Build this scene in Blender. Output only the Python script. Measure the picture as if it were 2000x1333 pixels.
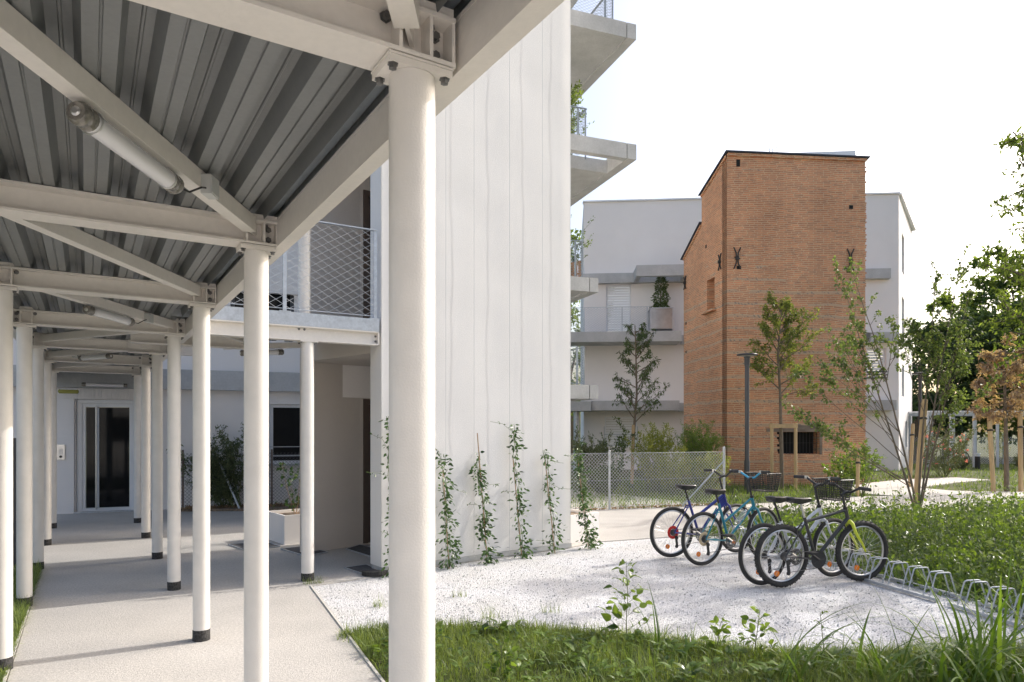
import bpy, math, random
from mathutils import Vector, Matrix
from math import sin, cos, pi, radians, atan2, sqrt

for _o in list(bpy.data.objects):
    bpy.data.objects.remove(_o)
S = bpy.context.scene
COL = S.collection

# ------------------------------------------------------------------ camera, sky, sun, exposure
EYE, F, HY = 1.70, 1333.0, 840.0
cam_d = bpy.data.cameras.new('camera')
cam_d.sensor_width = 36; cam_d.lens = 24.0; cam_d.shift_y = 0.0868
cam_d.clip_start = 0.05; cam_d.clip_end = 2000
cam = bpy.data.objects.new('camera', cam_d); COL.objects.link(cam)
cam.location = (0, 0, EYE); cam.rotation_euler = (radians(90), 0, 0)
S.camera = cam

SUN_AZ, SUN_EL = radians(28), radians(35)          # azimuth measured from +X towards +Y
W = bpy.data.worlds.new('World'); S.world = W; W.use_nodes = True
wn = W.node_tree
sky = wn.nodes.new('ShaderNodeTexSky'); sky.sky_type = 'NISHITA'; sky.sun_disc = False
sky.sun_elevation = SUN_EL; sky.sun_rotation = pi / 2 - SUN_AZ
sky.air_density = 1.0; sky.dust_density = 5.0; sky.ozone_density = 1.0
bg = wn.nodes['Background']; bg.inputs['Strength'].default_value = 0.15
wn.links.new(sky.outputs[0], bg.inputs[0])
sun_d = bpy.data.lights.new('sun', 'SUN'); sun_d.energy = 2.05; sun_d.angle = radians(0.6); sun_d.color = (1, .96, .90)
sun = bpy.data.objects.new('sun', sun_d); COL.objects.link(sun)
sdir = Vector((cos(SUN_EL) * cos(SUN_AZ), cos(SUN_EL) * sin(SUN_AZ), sin(SUN_EL)))
sun.rotation_euler = sdir.to_track_quat('Z', 'Y').to_euler()
sun.location = (20, 12, 20)
S.view_settings.view_transform = 'Standard'; S.view_settings.look = 'None'
S.view_settings.exposure = 0.86; S.view_settings.gamma = 1.0
S.render.engine = 'CYCLES'
S.cycles.max_bounces = 8; S.cycles.diffuse_bounces = 6; S.cycles.use_denoising = True

# ------------------------------------------------------------------ helpers
def G(px, py, z=0.0):
    Y = (EYE - z) * F / (py - HY)
    return Vector(((px - 1000) * Y / F, Y, z))
def A(px, py, Y):
    return Vector(((px - 1000) * Y / F, Y, EYE + (HY - py) * Y / F))
def V(*a): return Vector(a)

class MB:
    """collects simple shapes into one mesh"""
    def __init__(s): s.v = []; s.f = []; s.m = []; s.k = 0
    def add(s, vs, fs):
        o = len(s.v); s.v.extend([tuple(p) for p in vs])
        for f in fs: s.f.append(tuple(i + o for i in f)); s.m.append(s.k)
    def box(s, c, size, M=None, taper=None):
        x, y, z = size[0] / 2, size[1] / 2, size[2] / 2
        vs = [Vector((a * x, b * y, d * z)) for d in (-1, 1) for b in (-1, 1) for a in (-1, 1)]
        if taper:
            for p in vs[4:]: p.x *= taper; p.y *= taper
        if M is not None: vs = [M @ p for p in vs]
        c = Vector(c)
        s.add([p + c for p in vs], [(0, 2, 3, 1), (4, 5, 7, 6), (0, 1, 5, 4), (2, 6, 7, 3), (0, 4, 6, 2), (1, 3, 7, 5)])
    def bar(s, a, b, w, h, up=(0, 0, 1)):
        """box of width w, height h running from a to b (centre line)"""
        a = Vector(a); b = Vector(b); d = b - a; L = d.length; d = d / L
        up = Vector(up); sd = d.cross(up)
        if sd.length < 1e-5: sd = Vector((1, 0, 0))
        sd.normalize(); u2 = sd.cross(d)
        M = Matrix((sd, d, u2)).transposed()
        s.box((a + b) / 2, (w, L, h), M)
    def prism(s, poly, z0, z1):
        n = len(poly)
        ar = sum(poly[i][0] * poly[(i + 1) % n][1] - poly[(i + 1) % n][0] * poly[i][1] for i in range(n))
        if ar < 0: poly = list(reversed(poly))
        zz0 = z0 if hasattr(z0, '__len__') else [z0] * n
        zz1 = z1 if hasattr(z1, '__len__') else [z1] * n
        vs = [(p[0], p[1], zz0[i]) for i, p in enumerate(poly)] + [(p[0], p[1], zz1[i]) for i, p in enumerate(poly)]
        fs = [tuple(reversed(range(n))), tuple(range(n, 2 * n))]
        fs += [(i, (i + 1) % n, n + (i + 1) % n, n + i) for i in range(n)]
        s.add(vs, fs)
    def tube(s, pts, r, n=8, cap=True):
        pts = [Vector(p) for p in pts]; m = len(pts)
        rr = r if hasattr(r, '__len__') else [r] * m
        t = (pts[1] - pts[0]).normalized()
        ref = Vector((0, 0, 1)) if abs(t.z) < .9 else Vector((1, 0, 0))
        nx = t.cross(ref).normalized()
        vs = []; prev = t
        for i, p in enumerate(pts):
            if 0 < i < m - 1:
                t = (pts[i + 1] - pts[i]).normalized() + (pts[i] - pts[i - 1]).normalized()
                t = t.normalized() if t.length > 1e-6 else prev
            elif i == m - 1: t = (pts[i] - pts[i - 1]).normalized()
            nx = nx - t * nx.dot(t)
            nx = nx.normalized() if nx.length > 1e-6 else t.orthogonal().normalized()
            ny = t.cross(nx); prev = t
            for k in range(n):
                a = 2 * pi * k / n
                vs.append(p + (nx * cos(a) + ny * sin(a)) * rr[i])
        fs = []
        for i in range(m - 1):
            for k in range(n):
                k2 = (k + 1) % n
                fs.append((i * n + k, i * n + k2, (i + 1) * n + k2, (i + 1) * n + k))
        if cap and n > 2:
            fs.append(tuple(reversed(range(n)))); fs.append(tuple(range((m - 1) * n, m * n)))
        s.add(vs, fs)
    def torus(s, c, R, r, ax=(0, 1, 0), n=40, k=8, flat=1.0):
        c = Vector(c); ax = Vector(ax).normalized()
        e1 = ax.orthogonal().normalized(); e2 = ax.cross(e1)
        vs = []
        for i in range(n):
            a = 2 * pi * i / n; d = e1 * cos(a) + e2 * sin(a)
            for j in range(k):
                b = 2 * pi * j / k
                vs.append(c + d * (R + r * cos(b)) + ax * (r * flat * sin(b)))
        fs = [(i * k + j, i * k + (j + 1) % k, ((i + 1) % n) * k + (j + 1) % k, ((i + 1) % n) * k + j)
              for i in range(n) for j in range(k)]
        s.add(vs, fs)
    def lathe(s, c, prof, n=20, ax=(0, 0, 1)):
        c = Vector(c); ax = Vector(ax).normalized()
        e1 = ax.orthogonal().normalized(); e2 = ax.cross(e1); vs = []
        for (r, z) in prof:
            for i in range(n):
                a = 2 * pi * i / n
                vs.append(c + (e1 * cos(a) + e2 * sin(a)) * r + ax * z)
        fs = [(j * n + i, j * n + (i + 1) % n, (j + 1) * n + (i + 1) % n, (j + 1) * n + i)
              for j in range(len(prof) - 1) for i in range(n)]
        if prof[0][0] > 1e-4: fs.append(tuple(reversed(range(n))))
        if prof[-1][0] > 1e-4: fs.append(tuple(range((len(prof) - 1) * n, len(prof) * n)))
        s.add(vs, fs)
    def leaf(s, p, d, nrm, L, w, fold=.25):
        d = d.normalized(); sd = d.cross(nrm)
        if sd.length < 1e-4: sd = d.orthogonal()
        sd.normalize(); up = sd.cross(d)
        m = p + d * (L * .45)
        s.add([p, m + sd * w * .5 + up * w * fold, p + d * L, m - sd * w * .5 + up * w * fold], [(0, 1, 2), (0, 2, 3)])
    def leaf6(s, p, d, nrm, L, w, curl=.25):
        """rounder leaf with a midrib fold and a drooping tip"""
        d = d.normalized(); sd = d.cross(nrm)
        if sd.length < 1e-4: sd = d.orthogonal()
        sd.normalize(); up = sd.cross(d)
        vs = [p]
        for t, k in ((.12, .55), (.35, 1.), (.62, .82), (.84, .42)):
            c = p + d * (L * t) - up * (L * curl * t * t)
            vs += [c + sd * (w * .5 * k) + up * (w * .12 * k), c, c - sd * (w * .5 * k) + up * (w * .12 * k)]
        vs.append(p + d * L - up * (L * curl))
        fs = [(0, 2, 1), (0, 3, 2)]
        for i in range(3):
            a = 1 + 3 * i; fs += [(a, a + 1, a + 4, a + 3), (a + 1, a + 2, a + 5, a + 4)]
        fs += [(10, 11, 13), (11, 12, 13)]
        s.add(vs, fs)
    def blade(s, p, az, L, w, lean, n=3, curl=1.6):
        """grass blade: a bending tapering strip"""
        dx, dy = cos(az), sin(az); sx, sy = -dy, dx
        vs = []; x = 0.; z = 0.; a = lean * .35
        for i in range(n + 1):
            t = i / n; ww = w * (1 - t) ** .7 * .5
            P = (p[0] + dx * x, p[1] + dy * x, p[2] + z)
            if i < n:
                vs.append((P[0] + sx * ww, P[1] + sy * ww, P[2])); vs.append((P[0] - sx * ww, P[1] - sy * ww, P[2]))
            else: vs.append(P)
            x += sin(a) * L / n; z += cos(a) * L / n; a += lean * curl / n
        fs = [(2 * i, 2 * i + 1, 2 * i + 3, 2 * i + 2) for i in range(n - 1)] + [(2 * n - 2, 2 * n - 1, 2 * n)]
        s.add(vs, fs)
    def mesh_panel(s, o, u, L, h, sx, sz, r, up=(0, 0, 1)):
        """diamond wire mesh filling a rectangle"""
        o = Vector(o); u = Vector(u).normalized(); up = Vector(up)
        for sg in (1, -1):
            k0 = int(math.floor(-h / sz)) - 1; k1 = int(math.ceil(L / sx + h / sz)) + 1
            for k in range(k0, k1):
                a = k * sx
                pts = []
                # line x = a + sg * sx * z / sz
                x0, x1 = a, a + sg * sx * h / sz
                if max(x0, x1) <= 0 or min(x0, x1) >= L: continue
                def zat(x): return (x - a) * sz / (sg * sx)
                za, zb = 0., h
                lim = sorted((zat(0), zat(L)))
                za = max(0, lim[0]); zb = min(h, lim[1])
                if zb - za < .01: continue
                pa = o + u * (a + sg * sx * za / sz) + up * za
                pb = o + u * (a + sg * sx * zb / sz) + up * zb
                s.tube([pa, pb], r, 3, cap=False)
    def wall(s, o, u, L, z0, z1, th, holes=(), top=None):
        """wall from o along u (unit, horizontal), front face on o side, thickness th backwards; holes = (a, b, za, zb)"""
        o = Vector(o); u = Vector(u); nb = Vector((-u.y, u.x, 0))
        us = sorted({0, L, *[h[0] for h in holes], *[h[1] for h in holes]})
        zs = sorted({z0, z1, *[h[2] for h in holes], *[h[3] for h in holes]})
        def P(a, z, d): return o + u * a + nb * d + Vector((0, 0, z - o.z))
        for i in range(len(us) - 1):
            for j in range(len(zs) - 1):
                a, b, c, d = us[i], us[i + 1], zs[j], zs[j + 1]
                if any(h[0] <= a and b <= h[1] and h[2] <= c and d <= h[3] for h in holes): continue
                s.add([P(a, c, 0), P(b, c, 0), P(b, d, 0), P(a, d, 0)], [(0, 1, 2, 3)])
                s.add([P(a, c, th), P(b, c, th), P(b, d, th), P(a, d, th)], [(3, 2, 1, 0)])
        def rect(a, b, c, d, inv):
            q = [(P(a, c, 0), P(a, d, 0), P(a, d, th), P(a, c, th)), (P(b, c, 0), P(b, c, th), P(b, d, th), P(b, d, 0)),
                 (P(a, d, 0), P(b, d, 0), P(b, d, th), P(a, d, th)), (P(a, c, 0), P(a, c, th), P(b, c, th), P(b, c, 0))]
            for f in q: s.add(f, [(3, 2, 1, 0)] if inv else [(0, 1, 2, 3)])
        rect(0, L, z0, z1, False)
        for h in holes: rect(h[0], h[1], h[2], h[3], True)
    def build(s, name, mats, parent=None, off=None, smooth=False, loc=None, rotz=0.):
        me = bpy.data.meshes.new(name)
        vs = s.v
        if off is not None: vs = [(p[0] - off[0], p[1] - off[1], p[2] - off[2]) for p in vs]
        me.from_pydata(vs, [], s.f)
        if not isinstance(mats, (list, tuple)): mats = [mats]
        for m in mats: me.materials.append(m)
        if len(mats) > 1: me.polygons.foreach_set('material_index', s.m)
        if smooth:
            me.polygons.foreach_set('use_smooth', [True] * len(me.polygons))
            try: me.set_sharp_from_angle(angle=radians(38))
            except Exception: pass
        me.update()
        o = bpy.data.objects.new(name, me); COL.objects.link(o)
        if parent is not None: o.parent = parent
        if loc is not None: o.location = loc
        o.rotation_euler = (0, 0, rotz)
        return o

def tag(o, label=None, cat=None, group=None, kind=None):
    if label: o['label'] = label
    if cat: o['category'] = cat
    if group: o['group'] = group
    if kind: o['kind'] = kind
    return o
def thing(name, label, cat, loc=(0, 0, 0), rotz=0., group=None):
    o = bpy.data.objects.new(name, None); COL.objects.link(o); o.empty_display_size = .2
    o.location = loc; o.rotation_euler = (0, 0, rotz)
    return tag(o, label, cat, group)
def dup_tree(o, parent=None):
    c = o.copy(); COL.objects.link(c); c.parent = parent
    for ch in list(o.children): dup_tree(ch, c)
    return c
def structure(name, mb, m, label, cat, smooth=False):
    return tag(mb.build(name, m, smooth=smooth), label, cat, kind='structure')

# ------------------------------------------------------------------ materials
def newmat(name):
    m = bpy.data.materials.new(name); m.use_nodes = True
    nt = m.node_tree; b = nt.nodes['Principled BSDF']
    return m, nt, b
def N(nt, typ, **kw):
    n = nt.nodes.new(typ)
    for k, v in kw.items():
        if k in n.inputs.keys(): n.inputs[k].default_value = v
        else: setattr(n, k, v)
    return n
def ramp(nt, fac, stops):
    r = nt.nodes.new('ShaderNodeValToRGB')
    e = r.color_ramp.elements
    while len(e) > 2: e.remove(e[-1])
    e[0].position, e[0].color = stops[0][0], (*stops[0][1], 1)
    e[1].position, e[1].color = stops[1][0], (*stops[1][1], 1)
    for p, c in stops[2:]:
        x = e.new(p); x.color = (*c, 1)
    nt.links.new(fac, r.inputs[0]); return r
def mul(c, k): return tuple(max(0, min(1, x * k)) for x in c)
def mat(name, base, rough=.6, metal=0., var=.08, vscale=4., bump=0., bscale=60., spec=.5, fine=0., fscale=200., geo=False, stretch=None, coat=0.):
    m, nt, b = newmat(name); L = nt.links
    b.inputs['Roughness'].default_value = rough; b.inputs['Metallic'].default_value = metal
    b.inputs['Specular IOR Level'].default_value = spec
    if coat: b.inputs['Coat Weight'].default_value = coat; b.inputs['Coat Roughness'].default_value = .1
    if geo: co = N(nt, 'ShaderNodeNewGeometry').outputs['Position']
    else: co = N(nt, 'ShaderNodeTexCoord').outputs['Object']
    if stretch:
        mp = N(nt, 'ShaderNodeMapping'); mp.inputs['Scale'].default_value = stretch
        L.new(co, mp.inputs[0]); co = mp.outputs[0]
    n = N(nt, 'ShaderNodeTexNoise', Scale=vscale, Detail=6., Roughness=.6); L.new(co, n.inputs['Vector'])
    r = ramp(nt, n.outputs['Fac'], [(.3, mul(base, 1 - var)), (.7, mul(base, 1 + var))])
    out = r.outputs[0]
    if fine:
        n2 = N(nt, 'ShaderNodeTexNoise', Scale=fscale, Detail=3.); L.new(co, n2.inputs['Vector'])
        r2 = ramp(nt, n2.outputs['Fac'], [(.35, (1 - fine,) * 3), (.65, (1, 1, 1))])
        mx = N(nt, 'ShaderNodeMix', data_type='RGBA', blend_type='MULTIPLY'); mx.inputs[0].default_value = 1.
        L.new(out, mx.inputs[6]); L.new(r2.outputs[0], mx.inputs[7]); out = mx.outputs[2]
    L.new(out, b.inputs['Base Color'])
    if bump:
        n3 = N(nt, 'ShaderNodeTexNoise', Scale=bscale, Detail=4.); L.new(co, n3.inputs['Vector'])
        bp = N(nt, 'ShaderNodeBump', Strength=bump, Distance=.02); L.new(n3.outputs['Fac'], bp.inputs['Height'])
        L.new(bp.outputs[0], b.inputs['Normal'])
    return m
def leafmat(name, dark, light, trans=.4, scale=3., rough=.45):
    m, nt, b = newmat(name); L = nt.links
    g = N(nt, 'ShaderNodeNewGeometry')
    n = N(nt, 'ShaderNodeTexNoise', Scale=scale, Detail=3.); L.new(g.outputs['Position'], n.inputs['Vector'])
    ad = N(nt, 'ShaderNodeMath', operation='ADD'); L.new(n.outputs['Fac'], ad.inputs[0])
    mm = N(nt, 'ShaderNodeMath', operation='MULTIPLY'); L.new(g.outputs['Random Per Island'], mm.inputs[0]); mm.inputs[1].default_value = .55
    L.new(mm.outputs[0], ad.inputs[1])
    r = ramp(nt, ad.outputs[0], [(.42, dark), (1.0, light)])
    L.new(r.outputs[0], b.inputs['Base Color'])
    b.inputs['Roughness'].default_value = rough; b.inputs['Specular IOR Level'].default_value = .4
    tr = N(nt, 'ShaderNodeBsdfTranslucent')
    br = N(nt, 'ShaderNodeMix', data_type='RGBA', blend_type='MULTIPLY'); br.inputs[0].default_value = 1.
    br.inputs[7].default_value = (1.5, 1.45, .6, 1); L.new(r.outputs[0], br.inputs[6]); L.new(br.outputs[2], tr.inputs['Color'])
    mx = N(nt, 'ShaderNodeMixShader'); mx.inputs[0].default_value = trans
    L.new(b.outputs[0], mx.inputs[1]); L.new(tr.outputs[0], mx.inputs[2])
    L.new(mx.outputs[0], nt.nodes['Material Output'].inputs['Surface'])
    return m

M_WSTEEL = mat('cream_painted_steel', (.75, .715, .67), .42, var=.04, vscale=3, bump=.05, bscale=90, fine=.04, fscale=35)
M_WPIPE = mat('cream_painted_pipe', (.75, .725, .69), .40, var=.04, vscale=1.7, bump=.12, bscale=160, fine=.06, fscale=9)
M_COLLAR = mat('bitumen_collar', (.035, .034, .034), .75, var=.9, vscale=55, bump=.4, bscale=80)
M_PERG = mat('pale_zinc_paint', (.58, .60, .63), .5, metal=.05)
M_RAIL = mat('weathered_zinc_rail', (.30, .34, .38), .5, metal=.35, var=.12, vscale=10)
M_WIRE = mat('bright_wire', (.60, .61, .62), .4, metal=.2, var=.05)
M_STEELBOX = mat('brushed_steel_sheet', (.40, .41, .42), .3, metal=.75, var=.2, vscale=2)
M_GALV = mat('galvanised_steel', (.50, .53, .57), .42, metal=.55, var=.14, vscale=14, fine=.1, fscale=50)
M_DECK = mat('galvanised_roof_deck', (.235, .245, .25), .45, metal=.3, var=.08, vscale=3, fine=.06, fscale=60, stretch=(1, 1, 1))
M_BOLT = mat('zinc_bolt', (.18, .18, .18), .4, metal=.8)
M_STUCCO = mat('white_render', (.755, .745, .73), .9, var=.025, vscale=1.2, bump=.25, bscale=110, fine=.05, fscale=160, geo=True)
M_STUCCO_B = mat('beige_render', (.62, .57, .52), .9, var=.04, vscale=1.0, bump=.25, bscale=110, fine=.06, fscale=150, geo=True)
M_STUCCO_C = mat('pale_grey_render', (.82, .79, .77), .9, var=.03, vscale=.6, bump=.12, bscale=80, fine=.03, fscale=90, geo=True)
M_CONC = mat('cast_concrete', (.47, .475, .475), .8, var=.13, vscale=1.6, bump=.1, bscale=30, fine=.09, fscale=25, geo=True)
M_PAVE = mat('washed_concrete_paving', (.53, .505, .47), .85, var=.13, vscale=.7, bump=.35, bscale=90, fine=.24, fscale=48, geo=True)
M_PATH = mat('path_concrete', (.56, .54, .50), .85, var=.08, vscale=.7, bump=.2, bscale=60, fine=.1, fscale=60, geo=True)
M_ALU = mat('white_aluminium', (.74, .76, .79), .35, var=.02)
M_GLASS = mat('dark_window_glass', (.010, .011, .012), .05, var=.1, spec=.2)
M_BROWN = mat('bronze_door', (.16, .12, .10), .4, metal=.4, var=.1)
M_MATT = mat('dark_door_mat', (.10, .10, .105), .9, var=.2, vscale=30, bump=.4, bscale=120)
M_WOOD = mat('peeled_wood_stake', (.52, .37, .20), .7, var=.2, vscale=6, stretch=(1, 1, .15), bump=.2, bscale=40)
M_BARK = mat('grey_brown_bark', (.17, .135, .10), .9, var=.3, vscale=18, bump=.5, bscale=40, stretch=(1, 1, .3))
M_BAMBOO = mat('bamboo_cane', (.42, .27, .16), .6, var=.2, vscale=12)
M_STEM = mat('green_stem', (.13, .16, .06), .6, var=.2, vscale=12)
M_RUBBER = mat('tyre_rubber', (.030, .029, .028), .75, var=.25, vscale=30, bump=.2, bscale=120)
M_BLACK = mat('black_plastic', (.022, .022, .024), .42, var=.15)
M_CHROME = mat('bare_alloy', (.62, .62, .62), .28, metal=.9, var=.05)
M_SPOKE = mat('spoke_wire', (.55, .55, .55), .35, metal=.7)
M_DKGREY = mat('anthracite_paint', (.055, .060, .070), .4, var=.08)
M_IRON = mat('wrought_iron', (.03, .028, .027), .7, var=.3, bump=.3)
M_ROOFEDGE = mat('dark_zinc_edge', (.06, .07, .095), .45, metal=.4)
M_LAMPTUBE = mat('frosted_tube', (.72, .72, .74), .22, var=.02, coat=.5)
M_CLEAR = mat('smoked_end_cap', (.22, .21, .19), .12, metal=.3, var=.4, vscale=60)
M_BOX = mat('grey_plastic_box', (.50, .51, .50), .5, var=.03)
M_SOIL = mat('leaf_litter', (.22, .165, .115), .95, var=.5, vscale=22, bump=.8, bscale=45, geo=True)
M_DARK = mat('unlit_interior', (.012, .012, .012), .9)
M_YELLOW = mat('yellow_sign', (.34, .33, .08), .5)
M_ORANGE = mat('orange_reflector', (.85, .24, .03), .25)
M_RED = mat('red_plastic', (.62, .035, .03), .35)
M_CREAMDISC = mat('cream_disc', (.55, .44, .28), .4)

LF_VINE = leafmat('vine_leaf', (.022, .05, .018), (.09, .17, .05), .25, 6., .35)
LF_GRASS = leafmat('grass_blade', (.06, .095, .028), (.26, .33, .11), .45, 2.5)
LF_LAWN = leafmat('lawn_blade', (.05, .10, .02), (.20, .28, .06), .4, .8)
LF_WEED = leafmat('weed_leaf', (.04, .085, .018), (.19, .28, .06), .45, 3., .32)
LF_WEED2 = leafmat('cool_weed_leaf', (.05, .085, .04), (.19, .25, .13), .4, 3., .3)
LF_TALL = leafmat('tall_grass_blade', (.045, .10, .015), (.15, .24, .05), .4, 3.)
LF_TREE = leafmat('young_tree_leaf', (.06, .095, .03), (.25, .29, .08), .45, 1.5)
LF_MAPLE = leafmat('sapling_leaf', (.05, .085, .035), (.17, .23, .085), .42, 1.5)
LF_DARK = leafmat('dark_tree_leaf', (.028, .05, .026), (.10, .15, .06), .4, .35)
LF_MID = leafmat('mid_tree_leaf', (.05, .085, .03), (.19, .26, .08), .5, .4)
LF_OLIVE = leafmat('olive_leaf', (.045, .065, .035), (.16, .19, .10), .3, 3.)
LF_YELLOW = leafmat('yellow_green_leaf', (.10, .13, .03), (.30, .33, .09), .45, 3.)
LF_BROWN = leafmat('withered_leaf', (.26, .165, .12), (.50, .39, .30), .35, 2.)
LF_LOCUST = leafmat('locust_leaf', (.05, .09, .02), (.19, .26, .06), .5, 1.5)
LF_PINK = leafmat('pink_petal', (.5, .12, .18), (.75, .3, .35), .4, 3.)
LF_DRY = leafmat('dry_fallen_leaf', (.16, .09, .05), (.38, .26, .16), .2, 5.)

def ground_mat():
    m, nt, b = newmat('rough_lawn_ground'); L = nt.links
    p = N(nt, 'ShaderNodeNewGeometry').outputs['Position']
    n1 = N(nt, 'ShaderNodeTexNoise', Scale=.5, Detail=8., Roughness=.7); L.new(p, n1.inputs['Vector'])
    n2 = N(nt, 'ShaderNodeTexNoise', Scale=25., Detail=4.); L.new(p, n2.inputs['Vector'])
    r1 = ramp(nt, n1.outputs['Fac'], [(.35, (.06, .08, .03)), (.55, (.105, .12, .045)), (.75, (.17, .145, .085))])
    r2 = ramp(nt, n2.outputs['Fac'], [(.3, (.45, .45, .45)), (.7, (1.2, 1.2, 1.2))])
    mx = N(nt, 'ShaderNodeMix', data_type='RGBA', blend_type='MULTIPLY'); mx.inputs[0].default_value = 1.
    L.new(r1.outputs[0], mx.inputs[6]); L.new(r2.outputs[0], mx.inputs[7]); L.new(mx.outputs[2], b.inputs['Base Color'])
    b.inputs['Roughness'].default_value = 1.
    bp = N(nt, 'ShaderNodeBump', Strength=.6, Distance=.05); L.new(n2.outputs['Fac'], bp.inputs['Height']); L.new(bp.outputs[0], b.inputs['Normal'])
    return m
def gravel_mat():
    m, nt, b = newmat('white_marble_gravel'); L = nt.links
    p = N(nt, 'ShaderNodeNewGeometry').outputs['Position']
    v = N(nt, 'ShaderNodeTexVoronoi', Scale=80., feature='F1'); L.new(p, v.inputs['Vector'])
    hs = N(nt, 'ShaderNodeSeparateColor'); L.new(v.outputs['Color'], hs.inputs[0])
    r = ramp(nt, hs.outputs[0], [(0., (.55, .55, .56)), (.25, (.70, .70, .71)), (1., (.80, .80, .805))])
    r2 = ramp(nt, v.outputs['Distance'], [(.45, (1, 1, 1)), (.8, (.58, .58, .60))])
    n = N(nt, 'ShaderNodeTexNoise', Scale=1.3, Detail=5.); L.new(p, n.inputs['Vector'])
    r3 = ramp(nt, n.outputs['Fac'], [(.35, (.90, .89, .86)), (.6, (1, 1, 1))])
    a = N(nt, 'ShaderNodeMix', data_type='RGBA', blend_type='MULTIPLY'); a.inputs[0].default_value = 1.
    L.new(r.outputs[0], a.inputs[6]); L.new(r2.outputs[0], a.inputs[7])
    c = N(nt, 'ShaderNodeMix', data_type='RGBA', blend_type='MULTIPLY'); c.inputs[0].default_value = 1.
    L.new(a.outputs[2], c.inputs[6]); L.new(r3.outputs[0], c.inputs[7]); L.new(c.outputs[2], b.inputs['Base Color'])
    b.inputs['Roughness'].default_value = .85
    iv = N(nt, 'ShaderNodeMath', operation='SUBTRACT'); iv.inputs[0].default_value = 1.; L.new(v.outputs['Distance'], iv.inputs[1])
    bp = N(nt, 'ShaderNodeBump', Strength=.9, Distance=.012); L.new(iv.outputs[0], bp.inputs['Height']); L.new(bp.outputs[0], b.inputs['Normal'])
    return m
def brick_mat():
    m, nt, b = newmat('old_thin_brick_with_cobble_courses'); L = nt.links
    co = N(nt, 'ShaderNodeTexCoord').outputs['Object']
    sp = N(nt, 'ShaderNodeSeparateXYZ'); L.new(co, sp.inputs[0])
    u = N(nt, 'ShaderNodeMath', operation='ADD'); L.new(sp.outputs[0], u.inputs[0]); L.new(sp.outputs[1], u.inputs[1])
    wv = N(nt, 'ShaderNodeTexNoise', Scale=1.1, Detail=3.); L.new(co, wv.inputs['Vector'])
    wz = N(nt, 'ShaderNodeMath', operation='MULTIPLY_ADD'); L.new(wv.outputs['Fac'], wz.inputs[0]); wz.inputs[1].default_value = .14; L.new(sp.outputs[2], wz.inputs[2])
    cb = N(nt, 'ShaderNodeCombineXYZ'); L.new(u.outputs[0], cb.inputs[0]); L.new(wz.outputs[0], cb.inputs[1])
    bt = N(nt, 'ShaderNodeTexBrick'); L.new(cb.outputs[0], bt.inputs['Vector'])
    bt.offset = .37; bt.squash = 1.35; bt.squash_frequency = 3
    for k, v in (('Color1', (.60, .265, .14, 1)), ('Color2', (.40, .19, .11, 1)), ('Mortar', (.58, .42, .28, 1))): bt.inputs[k].default_value = v
    for k, v in (('Scale', 1.), ('Mortar Size', .0115), ('Mortar Smooth', .3), ('Bias', -.1), ('Brick Width', .24), ('Row Height', .058)): bt.inputs[k].default_value = v
    # patchy tint
    n1 = N(nt, 'ShaderNodeTexNoise', Scale=4.5, Detail=7., Roughness=.75); L.new(cb.outputs[0], n1.inputs['Vector'])
    r1 = ramp(nt, n1.outputs['Fac'], [(.25, (.66, .70, .76)), (.45, (1, 1, 1)), (.75, (1.2, 1.17, 1.08))])
    a = N(nt, 'ShaderNodeMix', data_type='RGBA', blend_type='MULTIPLY'); a.inputs[0].default_value = 1.
    L.new(bt.outputs['Color'], a.inputs[6]); L.new(r1.outputs[0], a.inputs[7])
    n5 = N(nt, 'ShaderNodeTexNoise', Scale=.55, Detail=4.); L.new(co, n5.inputs['Vector'])
    r5 = ramp(nt, n5.outputs['Fac'], [(.35, (.84, .82, .80)), (.62, (1.06, 1.05, 1.04))])
    a5 = N(nt, 'ShaderNodeMix', data_type='RGBA', blend_type='MULTIPLY'); a5.inputs[0].default_value = 1.
    L.new(a.outputs[2], a5.inputs[6]); L.new(r5.outputs[0], a5.inputs[7]); a = a5
    # cobble bands
    dv = N(nt, 'ShaderNodeMath', operation='MULTIPLY'); L.new(wz.outputs[0], dv.inputs[0]); dv.inputs[1].default_value = 1 / .375
    fr = N(nt, 'ShaderNodeMath', operation='FRACT'); L.new(dv.outputs[0], fr.inputs[0])
    lt = N(nt, 'ShaderNodeMath', operation='LESS_THAN'); L.new(fr.outputs[0], lt.inputs[0]); lt.inputs[1].default_value = .21
    ng = N(nt, 'ShaderNodeTexNoise', Scale=1., Detail=2.)
    sc = N(nt, 'ShaderNodeVectorMath', operation='MULTIPLY'); L.new(cb.outputs[0], sc.inputs[0]); sc.inputs[1].default_value = (.55, 2.2, 1); L.new(sc.outputs[0], ng.inputs['Vector'])
    hz = N(nt, 'ShaderNodeMapRange'); L.new(sp.outputs[2], hz.inputs[0]); hz.inputs[1].default_value = 5.2; hz.inputs[2].default_value = 7.6; hz.inputs[3].default_value = .36; hz.inputs[4].default_value = .68
    gt = N(nt, 'ShaderNodeMath', operation='GREATER_THAN'); L.new(ng.outputs['Fac'], gt.inputs[0]); L.new(hz.outputs[0], gt.inputs[1])
    mk = N(nt, 'ShaderNodeMath', operation='MULTIPLY'); L.new(lt.outputs[0], mk.inputs[0]); L.new(gt.outputs[0], mk.inputs[1])
    sk = N(nt, 'ShaderNodeMath', operation='MULTIPLY_ADD'); L.new(wz.outputs[0], sk.inputs[0]); sk.inputs[1].default_value = .7; L.new(u.outputs[0], sk.inputs[2])
    cv = N(nt, 'ShaderNodeCombineXYZ'); L.new(sk.outputs[0], cv.inputs[0]); L.new(wz.outputs[0], cv.inputs[1])
    vo = N(nt, 'ShaderNodeTexVoronoi', Scale=11.); L.new(cv.outputs[0], vo.inputs['Vector'])
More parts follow.
